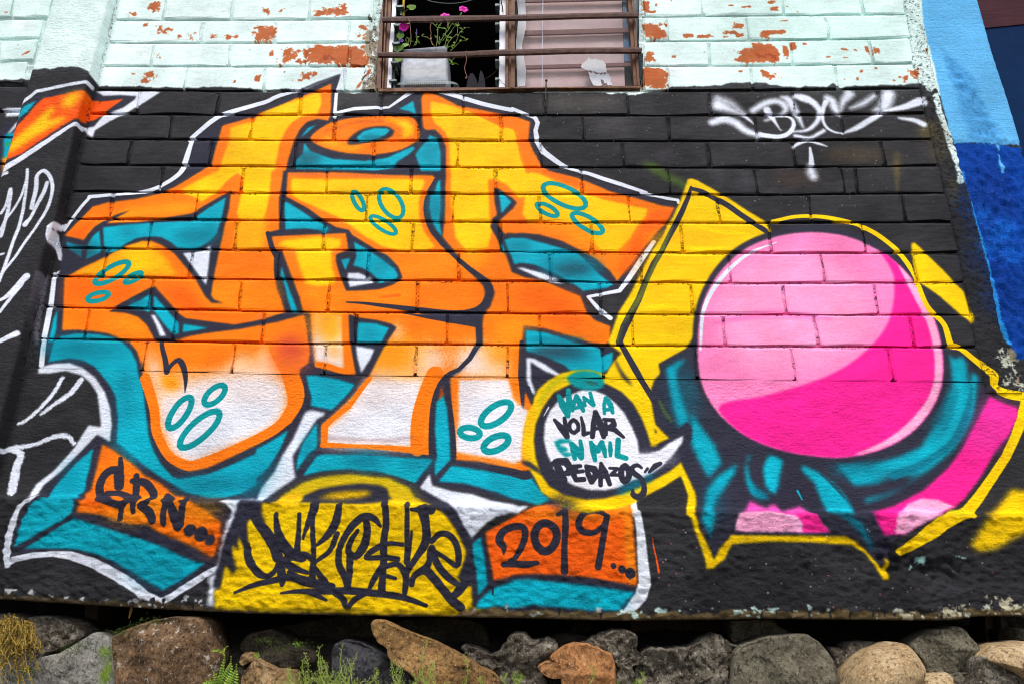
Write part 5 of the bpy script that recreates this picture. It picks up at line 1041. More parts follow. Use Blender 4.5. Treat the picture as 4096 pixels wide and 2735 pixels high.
# room behind
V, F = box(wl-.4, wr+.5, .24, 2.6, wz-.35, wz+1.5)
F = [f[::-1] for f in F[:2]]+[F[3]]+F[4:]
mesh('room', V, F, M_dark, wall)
# cloths hanging inside
for s, y in (("@W 1425,1420 1440,1300 1462,1210 1490,1160 1515,1150 1545,1165 1580,1230 1610,1320 1640,1420", .30), ("@W 1600,1420 1640,1150 1660,1100 1690,1150 1720,1260 1730,1420", .36)):
    wpart('hanging_cloth', pr(s, y, y+.02), M_cloth)
# nail hammered in under the sill, with rust run, and a short nail
wpart('nail', join([tube(P("@31 314,745 312,800 306,920", -.012), .0028, 7), tube([P("@31 314,735", -.014)[0], P("@31 314,748", -.012)[0]], .0055, 9)]), M_nail, par=win)
# ------------------------------------------------------------------ planter on the sill
pot = thing('plant_pot', 'white plastic pot standing on the window sill behind the lower security bar', 'plant pot', P("@W 760,1385", .03)[0])
def potring(s, yf, yb, n=8):
    """front edge traced at yf; body goes back to yb, narrowing a little"""
    pass
def rbox(levels, rr=.018, k=5):
    V, F = [], []
    for (xa, xb, ya, yb, z) in levels:
        for cx, cy, a0 in ((xb-rr, ya+rr, -90), (xb-rr, yb-rr, 0), (xa+rr, yb-rr, 90), (xa+rr, ya+rr, 180)):
            for i in range(k): a = R(a0+90*i/(k-1)); V.append((cx+rr*math.cos(a), cy+rr*math.sin(a), z))
    m = 4*k
    for i in range(len(levels)-1):
        for j in range(m): F.append((i*m+j, i*m+(j+1) % m, (i+1)*m+(j+1) % m, (i+1)*m+j))
    F.append(tuple(range(m))[::-1]); return V, F
pf = .036
tl_, tr_ = P("@W 415,860 1112,860", pf); bl_, br_ = P("@W 378,1335 1105,1335", pf); zt_ = P("@W 760,735", pf)[0].z; zr = P("@W 760,800", pf)[0].z; zb_ = P("@W 760,1385", pf)[0].z+.002
dz = .13
V, F = rbox([(bl_.x+.004, br_.x+.012, pf, pf+dz*.9, zb_), (bl_.x, br_.x+.010, pf, pf+dz*.95, zb_+.03), (tl_.x-.004, tr_.x+.006, pf, pf+dz, zr-.03), (tl_.x, tr_.x+.002, pf, pf+dz, zr), (tl_.x-.002, tr_.x+.003, pf-.004, pf+dz+.004, zr+.001), (tl_.x+.001, tr_.x, pf-.003, pf+dz, zt_-.004),
             (tl_.x+.006, tr_.x-.006, pf+.004, pf+dz-.006, zt_), (tl_.x+.010, tr_.x-.010, pf+.008, pf+dz-.010, zt_-.004), (tl_.x+.012, tr_.x-.012, pf+.01, pf+dz-.012, zt_-.03)])
m_ = 20
for i, v in enumerate(V):
    if i//m_ in (5, 6, 7): V[i] = (v[0], v[1], v[2]+.004*math.sin(v[0]*60)-(.010 if v[0] < tl_.x+.03 else 0))
F = F[:-1]+[F[-1], tuple(range(8*m_, 9*m_))]
mesh('pot_body', V, F, M_pot, pot, True)
tray = thing('drip_tray', 'clear plastic lid used as a drip tray under the white pot', 'tray', P("@W 800,1385", .02)[0])
tf = .018; a_, b_ = P("@W 285,1383 1312,1383", tf); c_, d_ = P("@W 400,1262 1230,1262", tf)
V, F = rbox([(a_.x, b_.x, tf-.004, tf+.20, zb_-.001), (a_.x+.004, b_.x-.004, tf, tf+.195, zb_+.012), (c_.x-.012, d_.x+.010, tf+.003, tf+.19, c_.z-.006), (c_.x+.006, d_.x-.004, tf+.006, tf+.18, c_.z+.002), (c_.x+.008, d_.x-.006, tf+.008, tf+.178, c_.z-.001)], .022)
mesh('tray_body', V, F[:-1], M_clear, tray, True)
g_ = []
ga, gb = P("@W 470,1355 1090,1355", tf+.010)
for i in range(22):
    x = ga.x+(gb.x-ga.x)*i/21; g_.append(box(x-.0016, x+.0016, tf+.012, tf+.05, zb_+.004, zb_+.023))
mesh('tray_ribs', *join(g_), M_ribs, tray)
def ball(c, r, k=8, l=5, sx=1, sy=1, sz=1):
    V, F = [], []
    for i in range(l+1):
        a = math.pi*i/l
        for j in range(k): b = 2*math.pi*j/k; V.append((c[0]+r*sx*math.sin(a)*math.cos(b), c[1]+r*sy*math.sin(a)*math.sin(b), c[2]+r*sz*math.cos(a)))
    for i in range(l):
        for j in range(k): F.append((i*k+j, (i+1)*k+j, (i+1)*k+(j+1) % k, i*k+(j+1) % k))
    return V, F
for s in ("@W 415,1362", "@W 622,1322", "@W 938,1298", "@W 1160,1318"): mesh('tray_stud', *ball(P(s, tf-.001)[0], .0035), M_clear, tray, True)
# ------------------------------------------------------------------ petunia and climber
pl_ = thing('petunia_plant', 'leggy petunia with magenta flowers growing from the white pot', 'plant', P("@W 900,760", .09)[0])
def leaf(base, tip, wd, normal=(0, -1, 0), bend=.15):
    b, t = Vector(base), Vector(tip); d = t-b; L = d.length; s = d.cross(Vector(normal)).normalized()*wd*.5; nn = Vector(normal).normalized()
    V = [b]; 
    for u, k in ((.2, .62), (.45, 1), (.75, .62)): V += [b+d*u-s*k+nn*L*bend*.5, b+d*u-nn*L*bend*math.sin(u*3.1)*.3, b+d*u+s*k+nn*L*bend*.5]
    V.append(t-nn*L*bend)
    return V, [(0, 1, 2), (0, 2, 3), (1, 4, 5, 2), (2, 5, 6, 3), (4, 7, 8, 5), (5, 8, 9, 6), (7, 10, 8), (8, 10, 9)]
rp = random.Random(11)
stems = ["960,720 975,600 980,450 940,400 885,345", "980,640 985,500 1000,420 1050,360", "1000,700 1100,540 1160,450 1150,370 1120,330", "1100,720 1130,600 1200,470 1290,370 1310,300 1330,230", "1120,740 1200,600 1290,520 1300,420 1310,340", "1130,760 1250,680 1330,520 1420,430 1490,430", "1180,800 1260,720 1330,660 1430,640", "900,700 870,620 820,590 725,580", "1150,460 1200,380 1250,400 1300,430", "1100,560 1120,470 1080,460", "1060,650 1100,600 1180,590", "655,700 655,600 650,540", "1000,700 1010,570", "1130,890 1180,950 1240,920 1270,910", "1140,900 1200,980 1240,1000", "1330,560 1400,600 1430,660", "520,700 530,620 560,600"]
st, lv = [], []
for i, s in enumerate(stems):
    y = .07+rp.uniform(-.02, .05); d = cablepts("@W "+s, y, 14)
    for k, p in enumerate(d): p.y += .004*math.sin(k*1.3+i)
    st.append(tube(d, [.0017*(1-.5*k/len(d)) for k in range(len(d))], 5))
    for k in range(1, len(d)):
        if rp.random() < .8:
            a = rp.uniform(0, 6.28); L = rp.uniform(.009, .019); t = d[k]+Vector((math.cos(a)*L, rp.uniform(-.5, .3)*L, abs(math.sin(a))*L*.8+.002))
            lv.append(leaf(d[k], t, L*.5, (rp.uniform(-.4, .4), -1, rp.uniform(-.2, .5))))
mesh('stems', *join(st), M_stem, pl_)
mesh('leaves', *join(lv), M_leaf, pl_)
def flower(s, r, mat, y, par, ax=(0, -1, 0), el=1.0, squash=1.0):
    c = P(s, y)[0]; ax = Vector(ax).normalized(); u = ax.cross(Vector((0, 0, 1))).normalized(); v = u.cross(ax)
    V, F = [c-ax*r*.6], []; n = 30
    for ri, (rr, dp) in enumerate(((.14, -.45), (.4, -.05), (.75, .10), (1, .02))):
        for j in range(n):
            a = 2*math.pi*j/n; w = 1-.10*abs(math.cos(2.5*a))*(ri == 3)-.03*math.cos(7*a)*(ri >= 2); rad = r*rr*w
            V.append(c+u*math.cos(a)*rad+v*math.sin(a)*rad*squash+ax*r*(dp+.10*math.cos(5*a)*(ri >= 2)+.04*math.sin(11*a)*(ri == 3)))
    F = [(0, 1+j, 1+(j+1) % n) for j in range(n)]
    for q_ in range(3): F += [(1+q_*n+j, 1+(q_+1)*n+j, 1+(q_+1)*n+(j+1) % n, 1+q_*n+(j+1) % n) for j in range(n)]
    f = mesh('flower', V, F, mat, par, True)
    e = mesh('flower_throat', *ball(c-ax*r*.15, r*.13), M_eye, None, True); e.parent = f
flower("@W 450,425", .0225, M_pet, -.005, pl_, (.05, -1, -.1)); flower("@W 1100,262", .0235, M_pet, -.008, pl_, (.1, -1, .25)); flower("@W 1385,148", .0210, M_pet, -.004, pl_, (.25, -1, .1), squash=.85); flower("@W 412,640", .0115, M_pur, .0, pl_, (.2, -1, .2))
mesh('bud', *join([tube(P("@W 655,560 652,500 650,455", .05), [.0022, .0026, .0008], 6)]), M_pur, pl_)
def heart(s, r, ang, y, mat=M_leaf):
    c = P(s, y)[0]; V, F = [c], []
    n = 22
    for j in range(n):
        a = 2*math.pi*j/n; rr = r*(1-.5*math.exp(-(min(a, 2*math.pi-a))**2*5)+.12*math.cos(a-math.pi)); rr *= (1+.18*math.exp(-(a-math.pi)**2*6))
        V.append(c+Vector((math.cos(a+ang)*rr, -.2*rr*math.cos(a)-.15*rr, math.sin(a+ang)*rr*.85)))
    F = [(0, 1+j, 1+(j+1) % n) for j in range(n)]
    return V, F
cl = thing('climber_plant', 'heart-leaved climber behind the left side of the white pot', 'plant', P("@W 400,900", .08)[0])
hl = [("@W 560,130", .020, -2.4, .03), ("@W 600,140", .012, -.6, .028), ("@W 520,350", .0125, .8, .01), ("@W 400,560", .0165, 1.5, .012), ("@W 380,740", .024, .9, .02), ("@W 480,720", .015, -1, .018), ("@W 362,910", .018, 2, .03), ("@W 1110,740", .013, 1.2, .12), ("@W 1225,1005", .006, 0, .06)]
for a in hl: mesh('leaf', *heart(*a), M_leaf, cl, True)
mesh('vine_stem', *join([tube(cablepts("@W 380,950 340,740 400,540 500,400 520,320", .035), .0012, 5), tube(cablepts("@W 455,200 500,160 560,130", .034), .001, 5)]), M_stem, cl)
lv = [leaf(P(a, .03)[0], P(b, .025)[0], .006) for a, b in (("@W 510,690", "@W 470,600"), ("@W 510,690", "@W 560,600"), ("@W 520,660", "@W 610,650"), ("@W 655,640", "@W 620,700"), ("@W 655,640", "@W 710,690"), ("@W 655,600", "@W 640,560"), ("@W 655,660", "@W 680,620"), ("@W 655,700", "@W 600,720"), ("@W 1140,1005", "@W 1320,1005"))]
for l_ in lv: mesh('leaf', *l_, M_leaf, cl)
# ------------------------------------------------------------------ blue pillar at the right and the neighbour's wall behind it
pil = thing('blue_pillar', 'rough concrete pillar, light blue above and dark blue below, right of the mural', 'pillar', tuple(P("@u 2250,800", .03)[0]))
ys = np.linspace(-100, 930, 150)
le = np.interp(ys, [-100, 0, 90, 165, 212, 325, 392, 517, 617, 742, 820, 930], [2075, 2096, 2116, 2132, 2146, 2182, 2196, 2224, 2256, 2288, 2304, 2330])
ri = np.interp(ys, [-100, 0, 120, 225, 325, 1000], [2212, 2243, 2276, 2311, 2341, 2560])
V, F = [], []; NW = 46; PD = .012
for i, y in enumerate(ys):
    a = at([U(le[i], y)], PD)[0]; b = at([U(ri[i], y)], PD)[0]
    rg = .004 if y < 325 else .012
    for k in range(NW+1):
        u = k/NW; x = a[0]+(b[0]-a[0])*u; z = a[2]+(b[2]-a[2])*u
        if y < 325:
            cx = np.interp(y, [110, 200, 280, 325], [.22, .42, .55, .6]); wd_ = np.interp(y, [100, 190, 325], [.0, .2, .38]); c_ = math.exp(-((u-cx)/max(wd_, .02))**2*2) if y > 105 else 0
        else: c_ = 1
        d = .0+c_*(.010*hn(x, 1, z, 38)+.008*hn(x, 3, z, 90)+.004*hn(x, 3, z, 200)+.004)
        e = max(0, u-.94)/.06
        V.append((x+.003*hn(0, 1, z, 60)*e, PD+d+.006*e*e, z))
    V.append((V[-1][0]+.002, .30, V[-1][2])); V.append((a[0], .30, a[2]))
m = NW+3
for i in range(len(ys)-1):
    for j in range(m-1): F.append((i*m+j, (i+1)*m+j, (i+1)*m+j+1, i*m+j+1))
mesh('pillar_shaft', V, F, M_cast, pil, True)
nw = thing('neighbour_wall', 'smooth neighbouring wall behind the blue pillar, maroon band over navy', 'wall', (2.4, .9, 0))
q = at([U(2262, 66), U(2352, 57)], .75); zs = q[0][2]; sl = (q[1][2]-q[0][2])/(q[1][0]-q[0][0])
x0_, x1_ = q[0][0]-.6, q[1][0]+2.5
def quadbox(xa, xb, za0, za1, zb0, zb1, y0, y1):
    v = [(xa, y0, za0), (xb, y0, za1), (xb, y0, zb1), (xa, y0, zb0), (xa, y1, za0), (xb, y1, za1), (xb, y1, zb1), (xa, y1, zb0)]
    return v, [(0, 1, 2, 3), (5, 4, 7, 6), (4, 0, 3, 7), (1, 5, 6, 2), (3, 2, 6, 7), (4, 5, 1, 0)]
za = zs+sl*(x0_-q[0][0]); zb2 = zs+sl*(x1_-q[0][0])
mesh('navy_panel', *quadbox(x0_, x1_, 0, 0, za-.002, zb2-.002, .75, .95), M_nav, nw)
mesh('maroon_band', *quadbox(x0_, x1_, za, zb2, za+1.5, zb2+1.5, .745, .95), M_mar, nw)
# ------------------------------------------------------------------ rubble wall under the beam
rub = thing('rubble_wall', 'loose rubble stone wall under the overhanging painted footing', 'stone wall', (0, .1, 0))
RK = dict(
 lump=rock('grey_lumpy_mortar', (.20, .17, .125), (.035, .029, .020), (.44, .40, .32), (.55, .50, .42), .0065, .58),
 pale=rock('pale_grey_stone', (.27, .265, .235), (.12, .115, .095), (.40, .39, .36), (.05, .048, .03), .0012, .66),
 brown=rock('brown_boulder', (.15, .088, .045), (.05, .033, .02), (.30, .19, .10), (.50, .46, .39), .0018, .575),
 dark=rock('dark_mossy_stone', (.035, .028, .018), (.012, .010, .007), (.07, .055, .034), (.10, .10, .05), .0025, .66),
 tan=rock('tan_stone', (.30, .19, .085), (.13, .07, .03), (.46, .34, .18), (.22, .08, .03), .0015, .62),
 slate=rock('blue_grey_stone', (.045, .044, .052), (.018, .018, .022), (.09, .085, .08), (.16, .10, .05), .0016, .63),
 rust=rock('rusty_tan_slab', (.24, .13, .045), (.075, .045, .02), (.42, .27, .10), (.10, .085, .065), .0020, .62),
 orange=rock('orange_stone', (.36, .16, .055), (.18, .075, .03), (.46, .25, .11), (.33, .25, .2), .0012, .66),
 smooth=rock('smooth_tan_boulder', (.38, .27, .14), (.24, .15, .065), (.52, .42, .27), (.60, .62, .55), .0005, .71),
 olive=rock('olive_grey_boulder', (.14, .125, .085), (.06, .052, .034), (.24, .22, .16), (.33, .31, .25), .0028, .66))
def stone(outline, y, kind, bulge=.05, thick=.12, facet=.010, label=None, seed=0, sm=1, fine=.004):
    p = dens(pp(outline), True, sm, 1e9 if not sm else 9999)
    # resample evenly
    d = dens(pp(outline), True, sm, 12); L = np.r_[0, np.cumsum(np.hypot(*(np.roll(d, -1, 0)-d).T))]; n = 92
    dd = np.vstack([d, d[:1]]); t = np.linspace(0, L[-1], n, endpoint=False); o = np.column_stack([np.interp(t, L, dd[:, k]) for k in (0, 1)])
    q = at(o, y); c = q.mean(0); V, F = [], []
    rings = [(.90, thick), (1.0, thick*.45), (1.02, .012), (.995, 0), (.97, -.18), (.94, -.30), (.90, -.44), (.85, -.56), (.79, -.67), (.72, -.76), (.64, -.84), (.56, -.90), (.47, -.94), (.38, -.97), (.29, -.98), (.2, -.99), (.1, -1.0)]
    rg = random.Random(seed*7+1); cuts = [] if kind == 'smooth' else [(rg.uniform(0, 6.28), rg.uniform(.30, .85), rg.uniform(.45, 1.5)) for _ in range(9)]
    ex = max(abs(q[:, 0]-c[0]).max(), 1e-3); ez = max(abs(q[:, 2]-c[2]).max(), 1e-3)
    for s, dy in rings:
        for v in q:
            x = c[0]+(v[0]-c[0])*s; z = c[2]+(v[2]-c[2])*s
            hh = -dy
            if dy < 0:
                for th, cc, sl_ in cuts: hh = min(hh, max(.03, cc-sl_*.8*((x-c[0])/ex*math.cos(th)+(z-c[2])/ez*math.sin(th))))
            yy_ = y+(dy if dy >= 0 else -hh*bulge*(1.25 if cuts else 1))
            k = (1-abs(dy)*.2) if dy < 0 else .4
            nz = facet*hn(x+seed, yy_, z, 11)*2+facet*.7*hn(x+seed, yy_*2, z, 26)+fine*1.5*hn(x, seed, z, 60)+fine*hn(x, seed+3, z, 130)-fine*1.2*abs(hn(x, seed+8, z, 34))
            V.append((x+fine*.5*hn(x, z, 1+seed, 60), yy_-nz*k if dy <= 0 else yy_-nz*.3, z+fine*.7*hn(x, z, 5+seed, 60)))
    m = len(rings)
    for i in range(m-1):
        for j in range(n): F.append((i*n+j, i*n+(j+1) % n, (i+1)*n+(j+1) % n, (i+1)*n+j))
    V.append(tuple(np.mean(V[-n:], 0))); F += [((m-1)*n+j, (m-1)*n+(j+1) % n, len(V)-1) for j in range(n)]
    F.append(tuple(range(n))[::-1])
    o_ = mesh('stone', V, F, RK[kind], rub, True)
    if label: o_['label'] = label
    return o_
stone("@14 190,1000 330,945 500,960 650,1010 735,1080 700,1160 560,1230 430,1270 370,1320 290,1240 190,1190", -.005, 'lump', .05, .14, .016, 'lumpy dark grey stone at the far left', 1, fine=.008)
stone("@14 -60,1300 180,1260 380,1320 560,1280 720,1180 870,1090 970,1140 1010,1200 1035,1350 1045,1640 700,1760 -60,1760", -.02, 'pale', .035, .14, .006, 'pale grey flat stone', 2, sm=0, fine=.002)
stone("@14 -80,960 80,930 200,980 220,1180 160,1280 -80,1300", .0, 'olive', .05, .12, .012, None, 3)
stone("@14 1028,1130 1200,1050 1400,985 1600,952 1800,960 1862,990 1900,1100 1950,1230 1980,1320 1955,1450 1930,1700 1060,1720 1030,1400 1022,1200", -.05, 'brown', .055, .18, .012, 'large brown boulder blotched with pale lichen', 4, sm=0, fine=.003)
stone("@14 2200,1330 2240,1280 2330,1290 2347,1330 2260,1380 2200,1390", .0, 'tan', .02, .06, .006, None, 5)
stone("@14 2205,1200 2280,1110 @24 0,1090 130,1070 250,1120 350,1190 560,1260 600,1325 520,1400 350,1430 150,1390 0,1340 @14 2220,1270", .03, 'dark', .06, .14, .014, 'dark mossy stone', 6)
stone("@14 2210,1490 2270,1400 2347,1340 @24 60,1370 180,1420 330,1450 380,1700 @14 2190,1700", -.04, 'tan', .04, .12, .010, 'tan stone with a rust-brown face', 7, sm=0)
stone("@24 150,1080 500,985 900,940 1120,990 1160,1150 1220,1330 900,1330 650,1300 350,1190", .16, 'dark', .05, .2, .014, None, 8)
stone("@24 688,1260 725,1200 820,1160 950,1190 1080,1250 1190,1330 1300,1400 1400,1470 1420,1700 670,1700 690,1420", -.03, 'slate', .05, .14, .012, 'blue-grey stone with a brown edge', 9, sm=0)
stone("@24 1055,1020 1080,985 1150,975 1300,1050 1450,1110 1620,1170 1800,1260 1950,1340 2070,1430 2180,1470 2232,1530 2210,1640 1900,1700 1600,1640 1480,1540 1400,1450 1250,1370 1200,1300 1200,1240 1110,1180 1060,1090", -.12, 'rust', .05, .09, .010, 'long rusty tan slab leaning down to the right', 10, sm=0, fine=.003)
stone("@24 1300,1000 1700,960 2020,1000 2110,1100 2140,1290 1900,1300 1700,1200 1450,1110", .12, 'dark', .04, .2, .01, None, 11)
stone("@24 1880,1225 2000,1230 2100,1270 2200,1285 2290,1180 2347,1110 @34 80,1080 140,1130 180,1165 340,1150 415,1205 400,1300 330,1350 260,1430 300,1520 340,1720 @24 2250,1720 2200,1490 2080,1440 1970,1350", -.01, 'lump', .06, .16, .022, 'rough grey lump of old mortar and stone', 12, fine=.010)
stone("@34 240,1410 300,1370 480,1360 345,1340 370,1300 480,1215 560,1190 700,1200 780,1235 860,1270 912,1290 948,1400 955,1700 480,1700 450,1520 340,1510 270,1470", -.10, 'orange', .03, .10, .006, 'flat orange-brown stone with split edge', 13, sm=0, fine=.003)
stone("@34 640,1200 720,1150 830,1100 900,1080 1050,1070 1130,1110 1155,1170 1130,1250 1200,1300 1205,1370 1110,1410 1130,1480 1170,1700 940,1720 940,1380 880,1280 760,1225", -.03, 'lump', .05, .16, .020, None, 14, fine=.010)
stone("@34 1200,1285 1300,1235 1420,1245 1620,1240 1660,1330 1640,1450 1640,1720 1150,1720 1130,1480 1160,1400", -.02, 'lump', .05, .16, .022, None, 15, fine=.010)
stone("@34 1600,1260 1700,1190 1800,1130 1900,1110 1960,1170 2090,1240 2070,1400 2060,1720 1600,1720 1630,1450", -.01, 'lump', .05, .16, .022, None, 16, fine=.010)
stone("@34 2060,1290 2150,1210 2260,1170 @44 0,1140 200,1120 350,1118 450,1170 540,1260 600,1350 650,1480 670,1720 0,1740 @34 2030,1720", -.05, 'olive', .08, .18, .012, 'big rounded olive-brown boulder', 17)
stone("@44 590,1260 650,1230 700,1265 740,1205 880,1180 1060,1190 1085,1228 960,1300 840,1380 770,1490 720,1560 660,1500 620,1350", .0, 'lump', .04, .12, .012, None, 18, fine=.007)
stone("@44 730,1520 800,1400 880,1320 980,1260 1080,1228 1150,1195 1220,1195 1310,1230 1380,1320 1422,1400 1410,1490 1350,1590 1280,1720 760,1740", -.10, 'smooth', .09, .14, .006, 'smooth rounded tan boulder', 19, fine=.0008)
stone("@44 1335,1200 1420,1130 1540,1070 1640,1070 1720,1038 1800,1060 1860,1130 1930,1220 1942,1330 1900,1430 1780,1460 1680,1490 1560,1460 1440,1450 1400,1340 1340,1270", -.03, 'olive', .08, .14, .010, 'knobbly grey-brown boulder', 20)
stone("@44 1340,1570 1450,1490 1600,1470 1680,1490 1700,1740 1320,1740", -.07, 'smooth', .05, .12, .006, None, 21, fine=.001)
stone("@44 1670,1510 1760,1470 1860,1480 1930,1560 1950,1740 1660,1740", -.06, 'lump', .04, .12, .012, None, 22, fine=.008)
stone("@44 1950,1330 2030,1250 2120,1210 2250,1198 2430,1230 2500,1740 2347,1600 2200,1460 2060,1380", -.07, 'smooth', .06, .14, .007, 'yellowish tan boulder at the right edge', 23, fine=.0012)
stone("@44 1930,1350 2040,1330 2180,1430 2330,1560 2400,1740 1930,1740 1920,1460", -.09, 'lump', .04, .12, .014, None, 24, fine=.007)
stone("@34 540,1040 600,1000 680,988 725,1070 640,1110 560,1110", .20, 'dark', .03, .1, .006, None, 25)
stone("@34 2285,990 @44 60,985 100,1040 190,1080 180,1130 0,1150 @34 2300,1140", .10, 'olive', .03, .12, .012, None, 26)
stone("@34 2008,985 2310,980 2320,1130 2200,1200 2080,1225 2010,1160", .10, 'olive', .02, .16, .006, 'block of old concrete and brick under the beam', 27, sm=0)
stone("@34 330,1160 450,1110 640,1120 760,1180 560,1210 400,1240", .06, 'dark', .03, .16, .012, None, 28)
stone("@14 380,1080 780,1040 1010,1150 1020,1230 850,1120 700,1200", .10, 'dark', .03, .16, .012, None, 29)
stone("@14 2000,1500 2150,1420 2300,1500 2300,1720 1960,1720", .0, 'dark', .03, .16, .012, None, 30)
stone("@44 2100,960 2330,950 2320,1150 2120,1160", .2, 'dark', .03, .16, .012, None, 31, sm=0)
# the wall goes on below and beside the picture: more of the same stones
rq = random.Random(40); src = [o for o in list(rub.children) if o.name.startswith('stone')]
front = [o for o in src if min(v.co.y for v in o.data.vertices) < -.02]
for row, (dx, dz) in enumerate(((.11, -.20), (-.14, -.40))):
    for o in front:
        c = o.copy(); COL.objects.link(c); c.parent = rub
        if 'label' in c: del c['label']
        c.location = (dx+rq.uniform(-.03, .03), -.01*row, dz+rq.uniform(-.02, .02))
for dx in (-3.25, 3.25):
    for o in front:
        xm = sum(v.co.x for v in o.data.vertices)/len(o.data.vertices)
        if xm*dx > 0: continue
        for dz in (0, -.2):
            c = o.copy(); COL.objects.link(c); c.parent = rub
            if 'label' in c: del c['label']
            c.location = (dx, 0, dz)
# old planks and posts closing the hollow behind
for i, (a, b) in enumerate(((1090, 1250), (1255, 1400), (1405, 1560), (1565, 1670), (1680, 1960))):
    v, f = prism(pp("@34 %d,960 %d,960 %d,1280 %d,1280" % (a, b, b+4, a+6)), .27+.01*(i % 2), .30)
    tag(mesh('plank', v, f, M_wood, rub), 'dark weathered plank behind the stones')
mesh('timber_post', *prism(pp("@14 780,820 905,820 870,1110 775,1110"), .16, .24), M_wood, rub)
mesh('timber_post', *prism(pp("@44 1990,930 2070,930 2090,1220 2000,1220"), .22, .30), M_wood, rub); mesh('timber_post', *prism(pp("@44 2130,930 2195,930 2200,1220 2140,1220"), .20, .28), M_wood, rub)
# broken brick bits in the shadow
mesh('brick_bit', *prism(pp("@14 210,1170 380,1190 385,1240 260,1235"), -.01, .06), plain('old_red_brick', (.17, .05, .03), .9, 0, [(90, 4, .6, .003)]), rub)
# earth packed behind the stones (structure) and the street in front
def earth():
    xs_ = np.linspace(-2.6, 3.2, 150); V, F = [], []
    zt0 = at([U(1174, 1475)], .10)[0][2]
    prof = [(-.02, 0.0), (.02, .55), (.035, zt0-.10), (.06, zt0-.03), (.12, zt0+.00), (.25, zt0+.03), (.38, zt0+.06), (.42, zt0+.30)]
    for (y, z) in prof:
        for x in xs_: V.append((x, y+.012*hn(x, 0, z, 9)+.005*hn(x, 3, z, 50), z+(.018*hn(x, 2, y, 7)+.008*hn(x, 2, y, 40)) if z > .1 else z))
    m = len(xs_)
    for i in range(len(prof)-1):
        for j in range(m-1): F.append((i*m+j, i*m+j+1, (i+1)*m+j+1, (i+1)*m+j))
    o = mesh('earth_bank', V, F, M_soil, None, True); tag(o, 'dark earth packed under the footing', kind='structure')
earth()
o = mesh('ground', [(-40, -40, 0), (40, -40, 0), (40, 0, 0), (-40, 0, 0)], [(0, 1, 2, 3)], plain('street_ground', (.16, .15, .13), .9, 0, [(12, 5, .6, .01)], (5, (.22, .20, .17), .4, .7))); tag(o, 'worn concrete street in front of the wall', kind='structure')
# twig hanging from the beam
mesh('twig', *tube(cablepts("@14 1212,850 1200,900 1182,965", .0), [.004, .0045]+[.002]*30, 6) if False else tube(P("@14 1212,850 1200,900 1182,965", .0), [.004, .0045, .002], 6), M_dry, rub)
# ------------------------------------------------------------------ small plants on the stones
def weed(s, y, h_seed, lean=0):
    r = random.Random(h_seed); a, b = P(s, y); o = thing('weed', None, 'weed', a, 'thin seeding weeds in front of the stones')
    n = 14; pts = [a.lerp(b, k/n)+Vector((lean*math.sin(k/n*2.5)*.02+r.gauss(0, .0007), r.gauss(0, .001), 0)) for k in range(n+1)]
    H = (b-a).length; parts = [tube(pts, [.0011*(1-.7*k/n)+.0003 for k in range(n+1)], 4)]
    pods = []
    for k in range(2, n+1):
        for _ in range(3 if k > 4 else 2):
            an = r.uniform(0, 6.28); L = r.uniform(.004, .011)*(1.1-.55*k/n); base = pts[k]+(pts[k-1]-pts[k])*r.random()
            t = base+Vector((math.cos(an)*L, math.sin(an)*L, L*.65)); parts.append((([base-Vector((.0004, 0, 0)), base+Vector((.0004, 0, 0)), t]), [(0, 1, 2)]))
            w_ = r.uniform(.0012, .0020); pods.append(leaf(t-Vector((0, 0, w_*.6)), t+Vector((math.cos(an)*w_*.8, 0, w_*1.6)), w_*1.3, (r.uniform(-.5, .5), -1, .3)))
    mesh('stem', *join(parts), M_weed, o); mesh('seed_pods', *join(pods), M_weed, o)
    return o
W_ = [("@24 430,1600", "@24 402,1270"), ("@24 500,1600", "@24 478,1330"), ("@24 545,1600", "@24 530,1290"), ("@24 640,1600", "@24 635,1215"), ("@24 600,1600", "@24 575,1350"), ("@24 700,1600", "@24 650,1330"), ("@24 740,1600", "@24 775,1390"), ("@24 840,1600", "@24 838,1195"), ("@24 810,1600", "@24 800,1330"), ("@24 900,1610", "@24 968,1290"), ("@24 1000,1600", "@24 1055,1420"),
      ("@24 370,1600", "@24 350,1420"), ("@24 270,1600", "@24 240,1440"), ("@24 1150,1610", "@24 1162,1470"), ("@24 1270,1600", "@24 1262,1380"), ("@24 1320,1610", "@24 1308,1340"), ("@24 1420,1600", "@24 1410,1490"), ("@24 1550,1600", "@24 1618,1155"), ("@24 1530,1600", "@24 1580,1360"), ("@24 1665,1600", "@24 1660,1390"), ("@24 1900,1610", "@24 1862,1290"), ("@24 2120,1600", "@24 2112,1500"), ("@24 680,1600", "@24 720,1480"), ("@24 1350,1600", "@24 1350,1400"),
      ("@34 0,1600", "@34 0,1520"), ("@34 80,1610", "@34 85,1450"), ("@34 1140,1600", "@34 1140,1460"), ("@24 460,1600", "@24 455,1460"), ("@24 560,1600", "@24 600,1400"), ("@24 2330,1600", "@24 2335,1480"), ("@34 715,1560", "@34 672,1400"), ("@24 1600,1600", "@24 1560,1450")]
WL_ = {7: 'tall weed spike rising in front of the blue-grey stone', 17: 'weed spike crossing the middle of the long tan slab', 20: 'lone weed spike over the lower end of the long slab', 30: 'short green sprig growing on the flat orange-brown stone', 3: 'tallest pinkish weed spike left of the blue-grey stone'}
wl_ = []
def wlab(b):
    x = pp(b)[0][0]
    where = 'before the rust-faced tan stone' if x < 1180 else 'just left of the blue-grey stone' if x < 1325 else 'in front of the blue-grey stone' if x < 1560 else 'below the long rusty tan slab' if x < 2000 else 'by the rough grey lump' if x < 2300 else 'right of the orange-brown stone'
    return where
